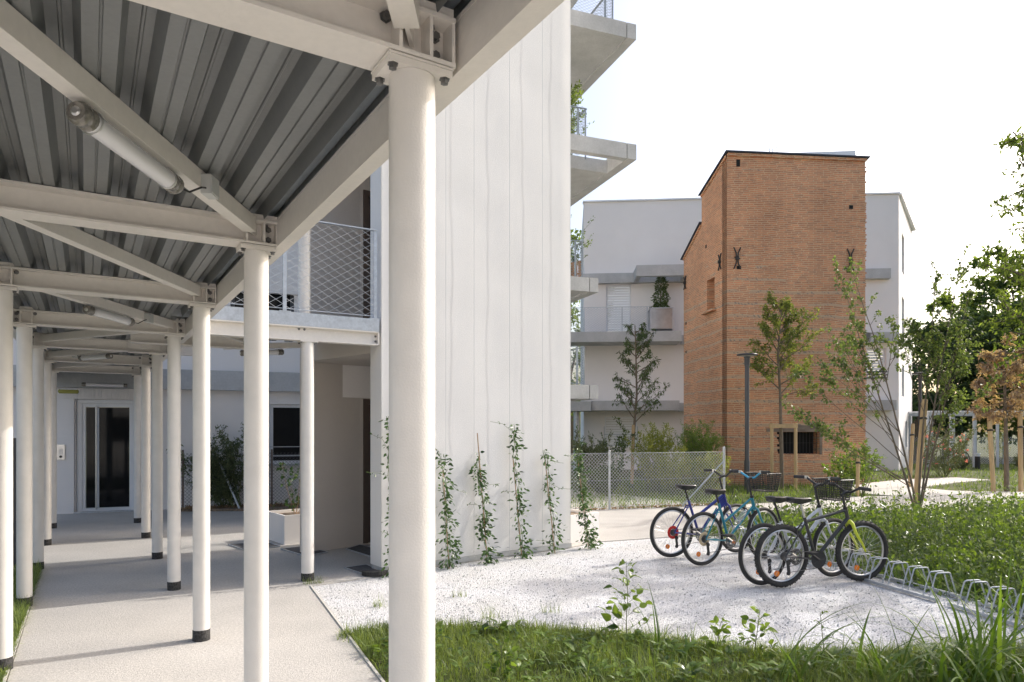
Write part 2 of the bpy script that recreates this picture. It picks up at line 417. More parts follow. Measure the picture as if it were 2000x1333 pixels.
    rv = ramp(nt, vo.outputs['Distance'], [(.30, (.27, .225, .18)), (.38, (.50, .345, .23))])
    hc = N(nt, 'ShaderNodeMix', data_type='RGBA', blend_type='MIX'); L.new(mk.outputs[0], hc.inputs[0]); L.new(a.outputs[2], hc.inputs[6]); L.new(rv.outputs[0], hc.inputs[7])
    L.new(hc.outputs[2], b.inputs['Base Color']); b.inputs['Roughness'].default_value = .92
    bp = N(nt, 'ShaderNodeBump', Strength=.5, Distance=.02); L.new(bt.outputs['Fac'], bp.inputs['Height']); bp.invert = True; L.new(bp.outputs[0], b.inputs['Normal'])
    return m
M_GROUND, M_GRAVEL, M_BRICK = ground_mat(), gravel_mat(), brick_mat()

# ------------------------------------------------------------------ setting: ground, paving, gravel, paths
u_ = V(-.528, .849, 0).normalized()          # along the covered walk, away from the camera
v_ = V(u_.y, -u_.x, 0)                       # across it, to the right
b_ = V(.937, .35, 0).normalized()            # along the balcony fronts
c_ = V(-b_.y, b_.x, 0)
P0 = V(-1.547, 8.09, 0); w_ = V(.7986, .602, 0).normalized(); wn_ = V(-w_.y, w_.x, 0)   # tall rendered wall, its base line
P1 = P0 + w_ * 3.0
gd = MB(); n = 24
for i in range(n):
    for j in range(n): pass
gd.add([(-400, -60, -.035), (400, -60, -.035), (400, 900, -.035), (-400, 900, -.035)], [(0, 1, 2, 3)])
structure('ground', gd, M_GROUND, 'rough grassy ground around the buildings and paths', 'ground')
pv = MB()
pave = [(-2.2, 7.43), (-.879, 4.6), (2.67, -3), (1.33, -3), (-3.54, 4.82), (-5.67, 8.24), (-6.3, 8.4), (-10, 9), (-13, 14.5), (1.2, 20.5),
        (4.62, 15.3), (6.9, 16.3), (5.84, 13.95), (4.25, 13.4), (3.3, 11.6), (2.5, 10.85), (1.326, 10.4), (.847, 9.89), (-1.5, 8.08), (-1.57, 7.95)]
pv.prism([(x, y) for x, y in pave], -.14, 0.)
structure('pavement', pv, M_PAVE, 'pale washed concrete pavement under the covered walkway', 'pavement')
fc = MB(); fc.prism([(-14, -22), (16, -22), (16, 1.2), (2.8, 1.2), (1.1, 1.2), (-1.4, 1.2), (-4.2, 2.6), (-14, 2.6)], -.14, -.006)  # added paving out of view, pale so it bounces light under the canopy
structure('added_forecourt', fc, M_PAVE, 'unseen pale paving added around the viewpoint to bounce light under the canopy', 'pavement')
ed = MB()
ed.bar((-2.19, 7.43, -.02), (-.869, 4.6, -.02), .02, .06); ed.bar((-.869, 4.6, -.02), (2.0, -1.6, -.02), .02, .06)
ed.bar((-5.69, 8.24, -.02), (-3.56, 4.82, -.02), .02, .06); ed.bar((-3.56, 4.82, -.02), (-.6, 0, -.02), .02, .06)
structure('kerb_strip', ed, M_PATH, 'thin pale edging strip along both sides of the pavement', 'kerb')
pa = MB()
pathpts_near = [(5.84, 13.95), (7.6, 14.2), (9.6, 15.0), (12, 15.9), (17, 16.8), (26, 17.4)]
pathpts_far = [(26, 19.0), (17, 18.6), (13.2, 18.9), (10.0, 17.6), (8.4, 17.4), (6.9, 16.3)]
pa.prism(pathpts_near + pathpts_far, -.14, -.004)
pa.prism([(13.2, 18.9), (10.0, 17.6), (9.3, 18.6), (10.5, 21.2), (13.5, 23.6), (16, 24.6), (16.4, 23.4), (14.4, 22.2), (12, 20.2), (12.4, 19.2)], -.14, -.008)
structure('path', pa, M_PATH, 'pale concrete footpath curving past the brick tower', 'path')
gv = MB()
gpoly = [(-2.2, 7.43), (-1.36, 5.64)] + [(G(*e).x, G(*e).y - .05) for e in ((760, 1226), (850, 1224), (1050, 1228), (1200, 1240), (1400, 1262), (1600, 1280), (1800, 1275), (2000, 1268))] + [(5.0, 5.1), (4.95, 5.6), (4.75, 6.6), (4.5, 7.7), (4.1, 8.8), (3.6, 10.0), (3.3, 11.0), (2.5, 10.85), (1.326, 10.4), (.847, 9.89), (-1.5, 8.08), (-1.57, 7.95)]
gv.prism(gpoly, -.12, -.012)
structure('gravel', gv, M_GRAVEL, 'bed of white marble gravel in front of the tall white wall', 'gravel')

# loose stones lying on top of the gravel
def inside(p, poly):
    x, y = p; c = False
    for i in range(len(poly)):
        x1, y1 = poly[i]; x2, y2 = poly[i - 1]
        if (y1 > y) != (y2 > y) and x < (x2 - x1) * (y - y1) / (y2 - y1) + x1: c = not c
    return c
rg = random.Random(5); st = MB(); k = 0
while k < 6000:
    Y = 5.0 + 5.6 * rg.random() ** 1.6; X = rg.uniform(-2.2, 5)
    if not inside((X, Y), gpoly): continue
    k += 1
    r = rg.uniform(.006, .013); q = [Vector((rg.uniform(.6, 1.2) * r * cx, rg.uniform(.6, 1.2) * r * cy, rg.uniform(.5, 1) * r * cz)) for cx, cy, cz in
        ((1, 0, 0), (-.5, .87, 0), (-.5, -.87, 0), (0, 0, 1))]
    a = rg.random() * 6.3; M = Matrix.Rotation(a, 3, 'Z'); o = Vector((X, Y, -.010))
    st.add([o + M @ p for p in q], [(0, 1, 3), (1, 2, 3), (2, 0, 3)])
tag(st.build('loose_gravel', M_GRAVEL), 'loose white stones scattered over the gravel bed', 'gravel', kind='stuff')

# ------------------------------------------------------------------ covered walkway
R3 = V(-2.516, 5.53, 0); STEP = u_ * 2.055; WID = 1.30
R = {k: R3 + STEP * (k - 3) for k in range(-1, 8)}
R[2] = V(-1.42, 3.79, 0); R[1] = V(-.281, 1.92, 0); R[0] = V(.84, -.05, 0); R[-1] = V(1.95, -1.8, 0)
Lc = {k: R[k] - v_ * WID for k in R}
ZC, ZB, ZD = 2.70, 2.715, 2.857               # column top, beam bottom, deck underside
canopy = thing('walkway_canopy', 'long cream steel canopy with corrugated roof covering the concrete walkway', 'canopy', (R3.x, R3.y, 0))
OFF = (R3.x, R3.y, 0)
col_r = MB(); col_r.lathe((0, 0, 0), [(.0695, .03), (.0695, ZC - .015)], 40)
col_o = col_r.build('column', M_WPIPE, canopy, smooth=True)
cl = MB(); cl.lathe((0, 0, 0), [(.0715, 0), (.0715, .085), (.0695, .09)], 32)
cl_o = cl.build('base_collar', M_COLLAR, col_o, smooth=True)
Mv = Matrix((v_, u_, V(0, 0, 1))).transposed()
cp = MB(); cp.box((0, 0, ZC - .005), (.20, .145, .018), Mv)
cp.box((0, 0, ZC + .008), (.205, .15, .006), Mv)
cp.k = 1
for sx in (-1, 1):
    for sy in (-1, 1):
        p = v_ * (.083 * sx) + u_ * (.052 * sy)
        cp.lathe((p.x, p.y, ZC - .030), [(.0, 0), (.012, .002), (.012, .014), (.017, .014), (.017, .018)], 6)
cp_o = cp.build('cap_plate', [M_WSTEEL, M_BOLT], col_o)
def col_at(k, p, label):
    global first_col
    o = col_o if first_col else dup_tree(col_o, canopy)
    first_col = False
    o.location = p - Vector(OFF); o['label'] = label
    return o
first_col = True
for k in (1, 2, 3, 4, 5, 6, 7):
    o = col_at(k, R[k], 'cream steel column in the right-hand row')
    if k == 1: o.scale = (.93, .93, 1)
for k in (3, 4, 5, 6, 7, 1, 2):
    col_at(k, Lc[k], 'cream steel column in the left-hand row')
# crossbeams: H section with stiffeners and bolts
def hbeam(mb, a, b, z0, z1, fw, tf=.012, tw=.010):
    za = Vector((0, 0, 1))
    mb.bar(a + za * (z0 + tf / 2), b + za * (z0 + tf / 2), fw, tf)
    mb.bar(a + za * (z1 - tf / 2), b + za * (z1 - tf / 2), fw, tf)
    mb.bar(a + za * ((z0 + z1) / 2), b + za * ((z0 + z1) / 2), tw, z1 - z0 - 2 * tf)
for k in range(0, 8):
    a = R[k] + v_ * .102; b = Lc[k] - v_ * .102
    mb = MB(); hbeam(mb, a, b, ZB, ZD - .004, .14)
    for q in (R[k] + v_ * .098, R[k] + v_ * .03, R[k] - v_ * .06, Lc[k] + v_ * .06, Lc[k] - v_ * .03, Lc[k] - v_ * .098):
        mb.bar(q + V(0, 0, ZB + .012), q + V(0, 0, ZD - .016), .010, .13, up=u_)
    for q in (R[k], Lc[k]):                     # packer on top near each end
        mb.box(q + V(0, 0, ZD + .0125), (.20, .12, .025), Mv)
    mb.k = 1
    for q, s in ((R[k], 1), (Lc[k], -1)):
        for dx, dz in ((.062, .10), (.062, .045), (.045, .118), (-.085, .112)):
            c = q + v_ * (dx * s) - u_ * .012 + V(0, 0, ZB + dz)
            mb.lathe(c, [(.017, 0), (.017, .004), (.012, .004), (.012, .018), (0, .019)], 6, ax=-u_)
    mb.build('crossbeam', [M_WSTEEL, M_BOLT], canopy, OFF)
# diagonal bracing tubes
braces = [(R[2], Lc[1]), (R[3], Lc[2]), (R[4], Lc[3]), (Lc[5], R[4]), (Lc[6], R[5]), (Lc[7], R[6]), (R[1], Lc[0])]
for a, b in braces:
    d = (b - a).normalized(); mb = MB()
    mb.bar(a + d * .10 + V(0, 0, 2.811), b - d * .10 + V(0, 0, 2.811), .068, .082)
    for e in (a + d * .055, b - d * .055): mb.bar(e - d * .05 + V(0, 0, 2.808), e + d * .05 + V(0, 0, 2.808), .012, .07)
    mb.build('diagonal_brace', M_WSTEEL, canopy, OFF)
# edge channels on both sides and the deck
UA, UB = -6.6, 10.6                             # extent along u measured from R3
for s, q, nm in ((1, R3, 0), (-1, R3 - v_ * WID, 1)):
    mb = MB()
    a = q + v_ * (s * .142); A0 = a + u_ * UA; B0 = a + u_ * UB
    mb.bar(A0 + V(0, 0, ZB + .008), B0 + V(0, 0, ZB + .008), .066, .014)
    mb.bar(A0 + V(0, 0, ZD + .012), B0 + V(0, 0, ZD + .012), .066, .014)
    wv = v_ * (-s * .028)
    mb.bar(A0 + wv + V(0, 0, (ZB + ZD) / 2 + .01), B0 + wv + V(0, 0, (ZB + ZD) / 2 + .01), .009, ZD - ZB - .012)
    mb.build('edge_channel', M_WSTEEL, canopy, OFF)
    fb = MB()
    ww = v_ * (s * .012)
    fb.bar(A0 + ww + V(0, 0, ZD + .10), B0 + ww + V(0, 0, ZD + .10), .004, .17)
    fb.build('edge_flashing', M_GALV, canopy, OFF)
def deck_mesh(org, along, across, L, Wd, z, pitch=.212, dep=.068, th=.0012):
    mb = MB(); x = 0.
    prof = []
    while x < Wd:
        for dx, dz in ((0, 0), (.042, 0), (.045, .007), (.050, .007), (.053, 0), (.095, 0), (.118, dep), (.150, dep), (.154, dep - .006), (.160, dep - .006), (.164, dep), (.189, dep)):
            if x + dx <= Wd: prof.append((x + dx, dz))
        x += pitch
    prof.append((Wd, 0))
    vs = []; m = len(prof)
    for zz in (0, th):
        for e in (0, L):
            for px, pz in prof: vs.append(org + across * px + along * e + Vector((0, 0, z + pz + zz)))
    fs = []
    for i in range(m - 1):
        fs.append((i, i + 1, m + i + 1, m + i))
        fs.append((2 * m + i, 3 * m + i, 3 * m + i + 1, 2 * m + i + 1))
    mb.add(vs, fs); return mb
dk = deck_mesh(R3 - v_ * (WID + .135) + u_ * UA, u_, v_, UB - UA, WID + .175, ZD, dep=.078)
cvr = R3 - v_ * (WID + .13) + u_ * UA
dk.build('corrugated_deck', M_DECK, canopy, OFF)
fs_ = MB()
a = R3 + v_ * .041 + u_ * UA; b = R3 + v_ * .041 + u_ * UB
fs_.bar(R3 + v_ * .078 + u_ * UA + V(0, 0, ZD + .062), R3 + v_ * .078 + u_ * UB + V(0, 0, ZD + .062), .072, .003)
fs_.bar(a + V(0, 0, ZD + .033), b + V(0, 0, ZD + .033), .002, .062)
fs_.build('closing_flashing', M_RAIL, canopy, OFF)
tp = MB()
q = [R3 - v_ * (WID + .15) + u_ * UA, R3 + v_ * .15 + u_ * UA, R3 + v_ * .15 + u_ * UB, R3 - v_ * (WID + .15) + u_ * UB]
tp.prism([(p.x, p.y) for p in q], ZD + .105, ZD + .17)
tp.build('roof_topping', M_CONC, canopy, OFF)

# tube lights with their junction boxes
def tube_light(a, b, label, box=True):
    d = (b - a).normalized(); z = V(0, 0, 1)
    t = thing('tube_light', label, 'light', a, 0, 'tube lights under the canopies')
    mb = MB(); mb.tube([a + d * .05, b - d * .05], .036, 20); mb.build('diffuser_tube', M_LAMPTUBE, t, a, smooth=True)
    for e, s in ((a, 1), (b, -1)):
        mb = MB(); dd = d * s
        mb.lathe(e, [(.012, -.004), (.030, -.004), (.036, .004), (.0395, .012), (.0395, .030), (.037, .034), (.037, .040), (.0395, .044), (.0395, .062), (.036, .066)], 20, ax=dd)
        mb.build('end_cap', M_CLEAR, t, a, smooth=True)
        cm = MB(); cm.lathe(e, [(0, -.010), (.010, -.010), (.016, -.005), (.016, .0)], 14, ax=dd); cm.build('cable_gland', M_CHROME, t, a, smooth=True)
        br = MB(); c = e + dd * .08; br.torus(c, .0385, .0035, ax=d, n=20, k=6); br.bar(c + z * .036, c + z * .052, .02, .006, up=d); br.build('bracket', M_CHROME, t, a)
    return t
def lamp_on(A_, B_, s0, s1, label, side=1, box=True):
    d = (B_ - A_).normalized(); a = A_ + d * s0 + V(0, 0, 2.722); b = A_ + d * s1 + V(0, 0, 2.722)
    tube_light(a, b, label)
    if box:
        n = V(-d.y, d.x, 0) * side
        c = A_ + d * (s0 - .20) + n * .055 + V(0, 0, 2.79)
        jb = thing('junction_box', label.replace('tube light', 'junction box wired to the tube light'), 'junction box', c, 0, 'junction boxes on the canopy braces')
        M = Matrix((d, n, V(0, 0, 1))).transposed()
        m = MB(); m.box(c, (.085, .045, .085), M); m.box(c + n * .024, (.075, .006, .075), M); m.build('box_body', M_BOX, jb, c)
        m = MB(); p0 = c - V(0, 0, .02) + d * .043
        m.tube([p0, p0 + d * .04 - V(0, 0, .012), p0 + d * .09 - V(0, 0, .05) - n * .03, A_ + d * (s0 - .01) + V(0, 0, 2.722)], .0045, 6); m.build('cable', M_BLACK, jb, c)
d21 = (Lc[1] - R[2]).normalized()
lamp_on(R[2], Lc[1], .93, 1.60, 'large nearest tube light under the first diagonal brace', side=1)
lamp_on(R[4], Lc[3], .80, 1.48, 'second tube light, under the brace past the third left column', side=1)
lamp_on(Lc[6], R[5], .80, 1.48, 'third tube light, hanging low between the far columns', side=1)
wl = V(-8.445, 14.16, 0)
q = A(160, 751, 13.45); q2 = q + v_ * .78
tube_light(q, q2, 'last tube light, level above the glass entrance door')

# ------------------------------------------------------------------ tall white building with the recessed entrance
TOW = thing('apartment_building', 'tall white rendered apartment building with climbing wires and a recessed shaded entrance', 'building', P0)
H1 = 14.5
mb = MB()
nb = V(-w_.y, w_.x, 0)                       # into the building
def pp(a, d): return P0 + w_ * a + nb * d
mb.prism([tuple(p[:2]) for p in (pp(0, .012), pp(3.0, .012), pp(3.0, .30), pp(0, .30))], .07, H1)
mb.prism([tuple(p[:2]) for p in (pp(2.58, .30), pp(3.0, .30), pp(3.0, 1.5), pp(2.58, 1.5))], .07, H1)
nx_, nz_ = 60, 150; zt_ = 9.0; vs_ = []
for j in range(nz_ + 1):
    for i in range(nx_ + 1):
        a_ = 3.0 * i / nx_; z_ = .07 + (zt_ - .07) * j / nz_; ed2 = min(1., i / 3, (nx_ - i) / 3)
        bump_ = .0018 * (sin(z_ * 1.9 + 1.3 * sin(a_ * 2.1)) + .7 * sin(z_ * 4.3 + a_ * 3.7) + .6 * sin(a_ * 5.1 + .8 * z_) + .4 * sin(z_ * 8.7 + 2 * a_))
        vs_.append(pp(a_, -.001 - (bump_ + .008) * ed2) + V(0, 0, z_))
mb.add(vs_, [(j * (nx_ + 1) + i, j * (nx_ + 1) + i + 1, (j + 1) * (nx_ + 1) + i + 1, (j + 1) * (nx_ + 1) + i) for j in range(nz_) for i in range(nx_)])
mb.prism([tuple(p[:2]) for p in (pp(0, -.004), pp(3.0, -.004), pp(3.0, .012), pp(0, .012))], zt_, H1)
mb.build('tall_wall', M_STUCCO, TOW, P0, smooth=True)
mb = MB(); mb.prism([tuple(p[:2]) for p in (pp(.012, .014), pp(2.985, .014), pp(2.985, .29), pp(.012, .29))], -.02, .07)
mb.bar(pp(0, -.012) + V(0, 0, .035), pp(3.0, -.012) + V(0, 0, .035), .02, .06)
mb.build('plinth', M_CONC, TOW, P0)
E0 = V(-2.87, 9.37, 0); E1 = V(-2.239, 10.05, 0)            # shaded side wall of the entrance
ed_ = (E1 - E0).normalized(); en_ = V(-ed_.y, ed_.x, 0)
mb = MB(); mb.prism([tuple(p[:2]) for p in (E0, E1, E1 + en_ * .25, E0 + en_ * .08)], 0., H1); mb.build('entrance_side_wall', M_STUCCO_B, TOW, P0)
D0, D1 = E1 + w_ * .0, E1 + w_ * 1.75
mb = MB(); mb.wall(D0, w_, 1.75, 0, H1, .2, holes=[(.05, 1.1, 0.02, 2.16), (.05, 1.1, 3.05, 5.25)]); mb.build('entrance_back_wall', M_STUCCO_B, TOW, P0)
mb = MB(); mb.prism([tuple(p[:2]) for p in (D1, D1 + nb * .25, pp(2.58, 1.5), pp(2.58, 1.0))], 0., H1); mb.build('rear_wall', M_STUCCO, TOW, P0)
for z0, z1 in ((.02, 2.16), (3.05, 5.25)):
    m = MB(); o = D0 + nb * .08
    dr = MB(); dr.wall(o + V(0, 0, 0) + w_ * .055, w_, 1.04, z0 + .002, z1 - .004, .06); dob = dr.build('door', M_BROWN, TOW, P0)
    for a0, a1, b0, b1 in ((.055, .13, z0, z1), (1.02, 1.095, z0, z1), (.13, 1.02, z1 - .08, z1)):
        m.wall(D0 - nb * .012 + w_ * a0, w_, a1 - a0, b0 + .003, b1 - .003, .085)
    m.build('frame', M_BROWN, dob, P0)
# floor slabs in the recess (ceiling of the entrance)
for z in (2.64, 5.45, 8.3, 11.2):
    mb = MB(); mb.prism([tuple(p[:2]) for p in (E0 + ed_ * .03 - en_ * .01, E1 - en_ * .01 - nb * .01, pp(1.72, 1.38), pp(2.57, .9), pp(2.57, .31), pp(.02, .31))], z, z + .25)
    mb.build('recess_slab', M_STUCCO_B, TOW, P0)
mb = MB(); mb.prism([tuple(p[:2]) for p in (pp(-.02, -.02), pp(3.02, -.02), pp(3.02, 1.55), D1 + nb * .3, E1 + en_ * .3, E0 + en_ * .3, E0)], H1, H1 + .25); mb.build('roof_slab', M_CONC, TOW, P0)
mb = MB(); mb.prism([tuple(p[:2]) for p in (D0 - ed_ * .30 + V(.004, 0, 0), D0 - ed_ * .30 + w_ * 1.2, D0 + w_ * 1.2 - nb * .004, D0 - nb * .004 + w_ * .004)], 2.17, 2.638); mb.build('entrance_lintel', M_STUCCO_C, TOW, P0)
# climbing wires standing off the wall
for i, px in enumerate((806, 866, 921, 990, 1054, 1108)):
    s = None
    # solve wall parameter for this picture column
    k = (px - 1000) / F; s = (k * P0.y - P0.x) / (w_.x - k * w_.y)
    p = P0 + w_ * s - nb * .06
    m = MB(); m.tube([p + V(0, 0, .05), p + V(0, 0, 11.6)], .0026, 6)
    for z in (.12, 11.5): m.tube([p + V(0, 0, z), p + nb * .08 + V(0, 0, z)], .005, 6)
    m.build('climbing_wire', M_WIRE, TOW, P0)

# ------------------------------------------------------------------ entrance canopy carrying a balcony deck (branch of the walk)
BA = V(-3.17, 7.2, 0) + V(-.10, -.06, 0); BBp = V(-1.60, 8.13, 0)
q_ = (BBp - BA).normalized(); qn = V(-q_.y, q_.x, 0)
BL = (BBp - BA).length
BR = thing('entrance_canopy', 'cream steel canopy over the side entrance carrying a galvanised balcony deck with wire mesh railing', 'canopy', BA)
def qb(a, d, z=0): return BA + q_ * a + qn * d + V(0, 0, z)
mb = MB(); hbeam(mb, qb(.0, 0), qb(BL - .01, 0), 2.70, 2.86, .13)
mb.k = 1
for a, z in ((BL - .03, 2.75), (BL - .03, 2.81), (1.02, 2.83), (1.08, 2.83)):
    mb.lathe(qb(a, -.006, z), [(.014, 0), (.014, .006), (.009, .006), (.009, .014), (0, .015)], 6, ax=-qn)
mb.k = 0
mb.box(qb(BL - .008, 0, 2.78), (.012, .13, .135), Matrix((q_, qn, V(0, 0, 1))).transposed())
mb.build('front_beam', [M_WSTEEL, M_BOLT], BR, BA)
B1 = V(-2.308, 7.71, 0)
cB = col_o.data
o = bpy.data.objects.new('column', cB); COL.objects.link(o); o.parent = BR; o.location = B1 - BA
for src in (cl_o, cp_o):
    c = src.copy(); COL.objects.link(c); c.parent = o
for d, z0, z1 in ((1.15, 2.70, 2.86), (2.3, 2.70, 2.86)):
    mb = MB(); hbeam(mb, qb(-.6, d), qb(.85 if d < 2 else .2, d), z0, z1, .12); mb.build('rear_beam', M_WSTEEL, BR, BA)
dk = deck_mesh(qb(-.3, .02), qn, q_, 1.45, BL + .28, 2.865); dk.build('corrugated_deck', M_DECK, BR, BA)
mb = MB(); mb.bar(qb(.05, .07, 2.80), qb(.9, 1.5, 2.80), .07, .08); mb.build('diagonal_brace', M_WSTEEL, BR, BA)
mb = MB(); mb.bar(qb(-.3, -.055, 2.935), qb(BL + .0, -.055, 2.935), .012, .145)
mb.bar(qb(-.3, -.03, 3.003), qb(BL, -.03, 3.003), .06, .01)
mb.build('edge_plate', M_GALV, BR, BA)
mb = MB(); pts = [qb(-.3, 0), qb(BL - .0, 0), qb(BL - .0, .4), E0 + V(.3, .1, 0), qb(-.3, 2.6)]
mb.prism([tuple(p[:2]) for p in (qb(-.3, -.04), qb(BL - .01, -.04), qb(BL - .02, .40), qb(.95, 1.6), qb(-.3, 1.6))], 2.945, 2.995); mb.build('balcony_floor', M_CONC, BR, BA)
# first-floor round column seen behind the railing
mb = MB(); mb.lathe(B1 + qn * .16 + V(0, 0, 2.996), [(.068, 0), (.068, 2.6)], 24); mb.build('upper_column', M_WSTEEL, BR, BA, smooth=True)
rl = MB()
rl.bar(qb(-.28, -.03, 4.06), qb(BL - .03, -.03, 4.06), .045, .012)
rl.tube([qb(-.28, -.03, 3.045), qb(BL - .03, -.03, 3.045)], .005, 6)
for a in (-.26, .86, BL - .04): rl.bar(qb(a, -.03, 3.0), qb(a, -.03, 4.055), .014, .04, up=q_)
for a in (.86, BL - .06): rl.bar(qb(a - .06, -.03, 3.012), qb(a + .06, -.03, 3.012), .07, .010)
rlo = rl.build('railing', M_GALV, BR, BA)
mm = MB(); mm.mesh_panel(qb(-.25, -.03, 3.05), q_, BL + .2, .995, .145, .088, .0024); mm.build('wire_mesh', M_WIRE, rlo, BA)
# tube light beneath it
a0 = A(470, 690, 8.6); b0 = A(553, 688, 8.9)
tube_light(a0, b0, 'tube light under the side entrance canopy, right of the fourth column')
lb = MB(); d = (b0 - a0).normalized(); lb.bar(a0 - d * .2 + V(0, 0, .085), b0 + d * .35 + V(0, 0, .085), .06, .07); lb.build('light_rail', M_WSTEEL, BR, BA)

# ------------------------------------------------------------------ low building at the end of the walk
LB = thing('residence_building', 'low pale residence with the glass entrance door at the far end of the covered walk', 'building', wl)
def lb_(a, d, z=0): return wl + b_ * a + c_ * d + V(0, 0, z)
def par(px):                                   # distance along the facade line for a picture column
    k = (px - 1000) / F; return (k * wl.y - wl.x) / (b_.x - k * b_.y)
dA, dB = par(149), par(268)
wA, wB = par(527), par(596)
mb = MB()
mb.wall(lb_(-6, 0), b_, 11.2, 0, 9.0, .35, holes=[(6 + dA, 6 + dB, .0, 2.33), (6 + wA, 6 + wB, 0.93, 2.28), (6 + par(450), 6 + par(575), 4.25, 5.25)])
mb.build('wall', M_STUCCO_C, LB, wl)
mb = MB()
mb.prism([tuple(p[:2]) for p in (lb_(-6, -.22), lb_(4.95, -.22), lb_(4.95, -.004), lb_(-6, -.004))], 2.56, 2.98); mb.build('concrete_band', M_CONC, LB, wl)
# boarded panel above the door
mb = MB()
nbd = 26
for i in range(nbd):
    a = dA - .25 + (dB - dA + .5) * i / nbd; mb.bar(lb_(a, -.03, 2.335), lb_(a, -.03, 2.555), (dB - dA + .5) / nbd * .94, .03, up=c_)
mb.build('boarded_panel', M_STUCCO_C, LB, wl)
mb = MB(); mb.wall(lb_(dA - .42, -.10), b_, .40, 0, 2.33, .095); mb.build('door_pier', M_STUCCO_C, LB, wl)
def framed(mbx, a0, a1, z0, z1, w, d0, th):
    for p in ((a0, a0 + w, z0, z1), (a1 - w, a1, z0, z1), (a0 + w, a1 - w, z1 - w, z1), (a0 + w, a1 - w, z0, z0 + w)):
        mbx.wall(lb_(p[0], d0), b_, p[1] - p[0], p[2], p[3], th)
m = MB(); framed(m, dA + .005, dB - .005, .0, 2.325, .075, .04, .1)
door = m.build('door_frame', M_ALU, LB, wl)
g0, g1 = par(163), par(257)
m = MB(); framed(m, dA + .082, dB - .082, .005, 2.245, .070, .06, .05)
gx = par(190); m.wall(lb_(gx - .022, .058), b_, .044, .09, 2.16, .05)
m.wall(lb_(dA + .012, .030), b_, .085, .01, 2.24, .028)
leaf_ = m.build('door_leaf', M_ALU, door, wl)
m = MB(); m.wall(lb_(dA + .16, .085), b_, dB - dA - .32, .085, 2.165, .012); m.build('door_glass', M_GLASS, door, wl)
m = MB(); hb = lb_(par(188.5), -.02)
m.tube([hb + V(0, 0, .06), hb + V(0, 0, 2.2)], .019, 12)
for z in (.1, 1.1, 2.16): m.tube([hb + V(0, 0, z), hb + c_ * .08 + V(0, 0, z)], .012, 8)
m.build('pull_bar', M_CHROME, door, wl, smooth=True)
m = MB(); m.bar(lb_(dA - .02, -.06, .012), lb_(dB + .02, -.06, .012), .14, .02); m.build('threshold', M_GALV, LB, wl)
# window on the right
m = MB(); framed(m, wA + .003, wB - .003, .935, 2.275, .07, .10, .07); wf = m.build('window_frame', M_ALU, LB, wl)
m = MB(); m.wall(lb_(wA + .06, .13), b_, wB - wA - .12, .99, 2.22, .012); m.build('pane', M_GLASS, wf, wl)
m = MB(); m.bar(lb_(wA - .06, -.05, .915), lb_(wB + .06, -.05, .915), .14, .03); m.build('sill', M_CONC, wf, wl)
m = MB(); m.bar(lb_(wA, -.04, 1.12), lb_(wB, -.04, 1.12), .03, .03); m.bar(lb_(wA, -.04, 1.32), lb_(wB, -.04, 1.32), .015, .015); m.build('guard_bar', M_GALV, wf, wl)
# first floor glazing behind the mesh railing
fa, fb = par(450), par(575)
m = MB(); framed(m, fa + .004, fb - .004, 4.255, 5.245, .08, .08, .08); m.wall(lb_((fa + fb) / 2 - .04, .078), b_, .08, 4.33, 5.16, .07); wf = m.build('window_frame', M_DKGREY, LB, wl)
m = MB(); m.wall(lb_(fa + .07, .13), b_, fb - fa - .14, 4.32, 5.18, .012); m.build('pane', M_GLASS, wf, wl)
m = MB(); m.wall(lb_(fa - .15, -.12), b_, fb - fa + .3, 4.75, 5.3, .11); m.build('shutter_box', M_STUCCO_C, LB, wl)
m = MB(); m.prism([tuple(p[:2]) for p in (lb_(-6, 0.1), lb_(5.1, .1), lb_(5.1, 5), lb_(-6, 5))], 9.0, 9.2); m.build('roof', M_CONC, LB, wl)
# body behind the tall wall with its balconies (block two)
K0 = V(1.05, 14.2, 0)
mb = MB(); mb.prism([tuple(p[:2]) for p in (K0, K0 + c_ * 9, K0 + c_ * 9 - b_ * 5.5, K0 - b_ * 4.6 + c_ * 3.2, K0 - b_ * 4.9)], 0, 15.6); mb.build('rear_block', M_STUCCO, LB, wl)

# intercom and the yellow sign beside the door
ip = lb_(dA - .24, -.115, 1.25)
it = thing('intercom', 'metal keypad intercom panel on the pier left of the glass door', 'intercom', ip)
Mb = Matrix((b_, c_, V(0, 0, 1))).transposed()
m = MB(); m.box(ip, (.14, .03, .31), Mb); m.box(ip - c_ * .016, (.12, .006, .29), Mb); m.build('panel', M_CHROME, it, ip)
m = MB()
for i in range(3):
    for j in range(4): m.box(ip - c_ * .021 + b_ * (.026 * (i - 1)) + V(0, 0, .06 - .03 * j), (.017, .008, .018), Mb)
m.build('keypad', M_BOX, it, ip)
m = MB(); m.lathe(ip - c_ * .018 + V(0, 0, -.09), [(.026, 0), (.026, .006), (0, .008)], 16, ax=-c_); m.build('camera_eye', M_BLACK, it, ip)
yp = A(134, 765, 13.3)
ys = thing('emergency_light', 'oblong yellow-green emergency light fixed high left of the glass door', 'light', yp)
m = MB(); m.tube([yp - v_ * .17, yp - v_ * .15, yp + v_ * .15, yp + v_ * .17], [.02, .042, .042, .02], 14); m.build('lens', M_YELLOW, ys, yp, smooth=True)
m = MB(); m.bar(yp - v_ * .14 + V(0, 0, .045), yp + v_ * .14 + V(0, 0, .045), .05, .02); m.build('base_plate', M_ALU, ys, yp)

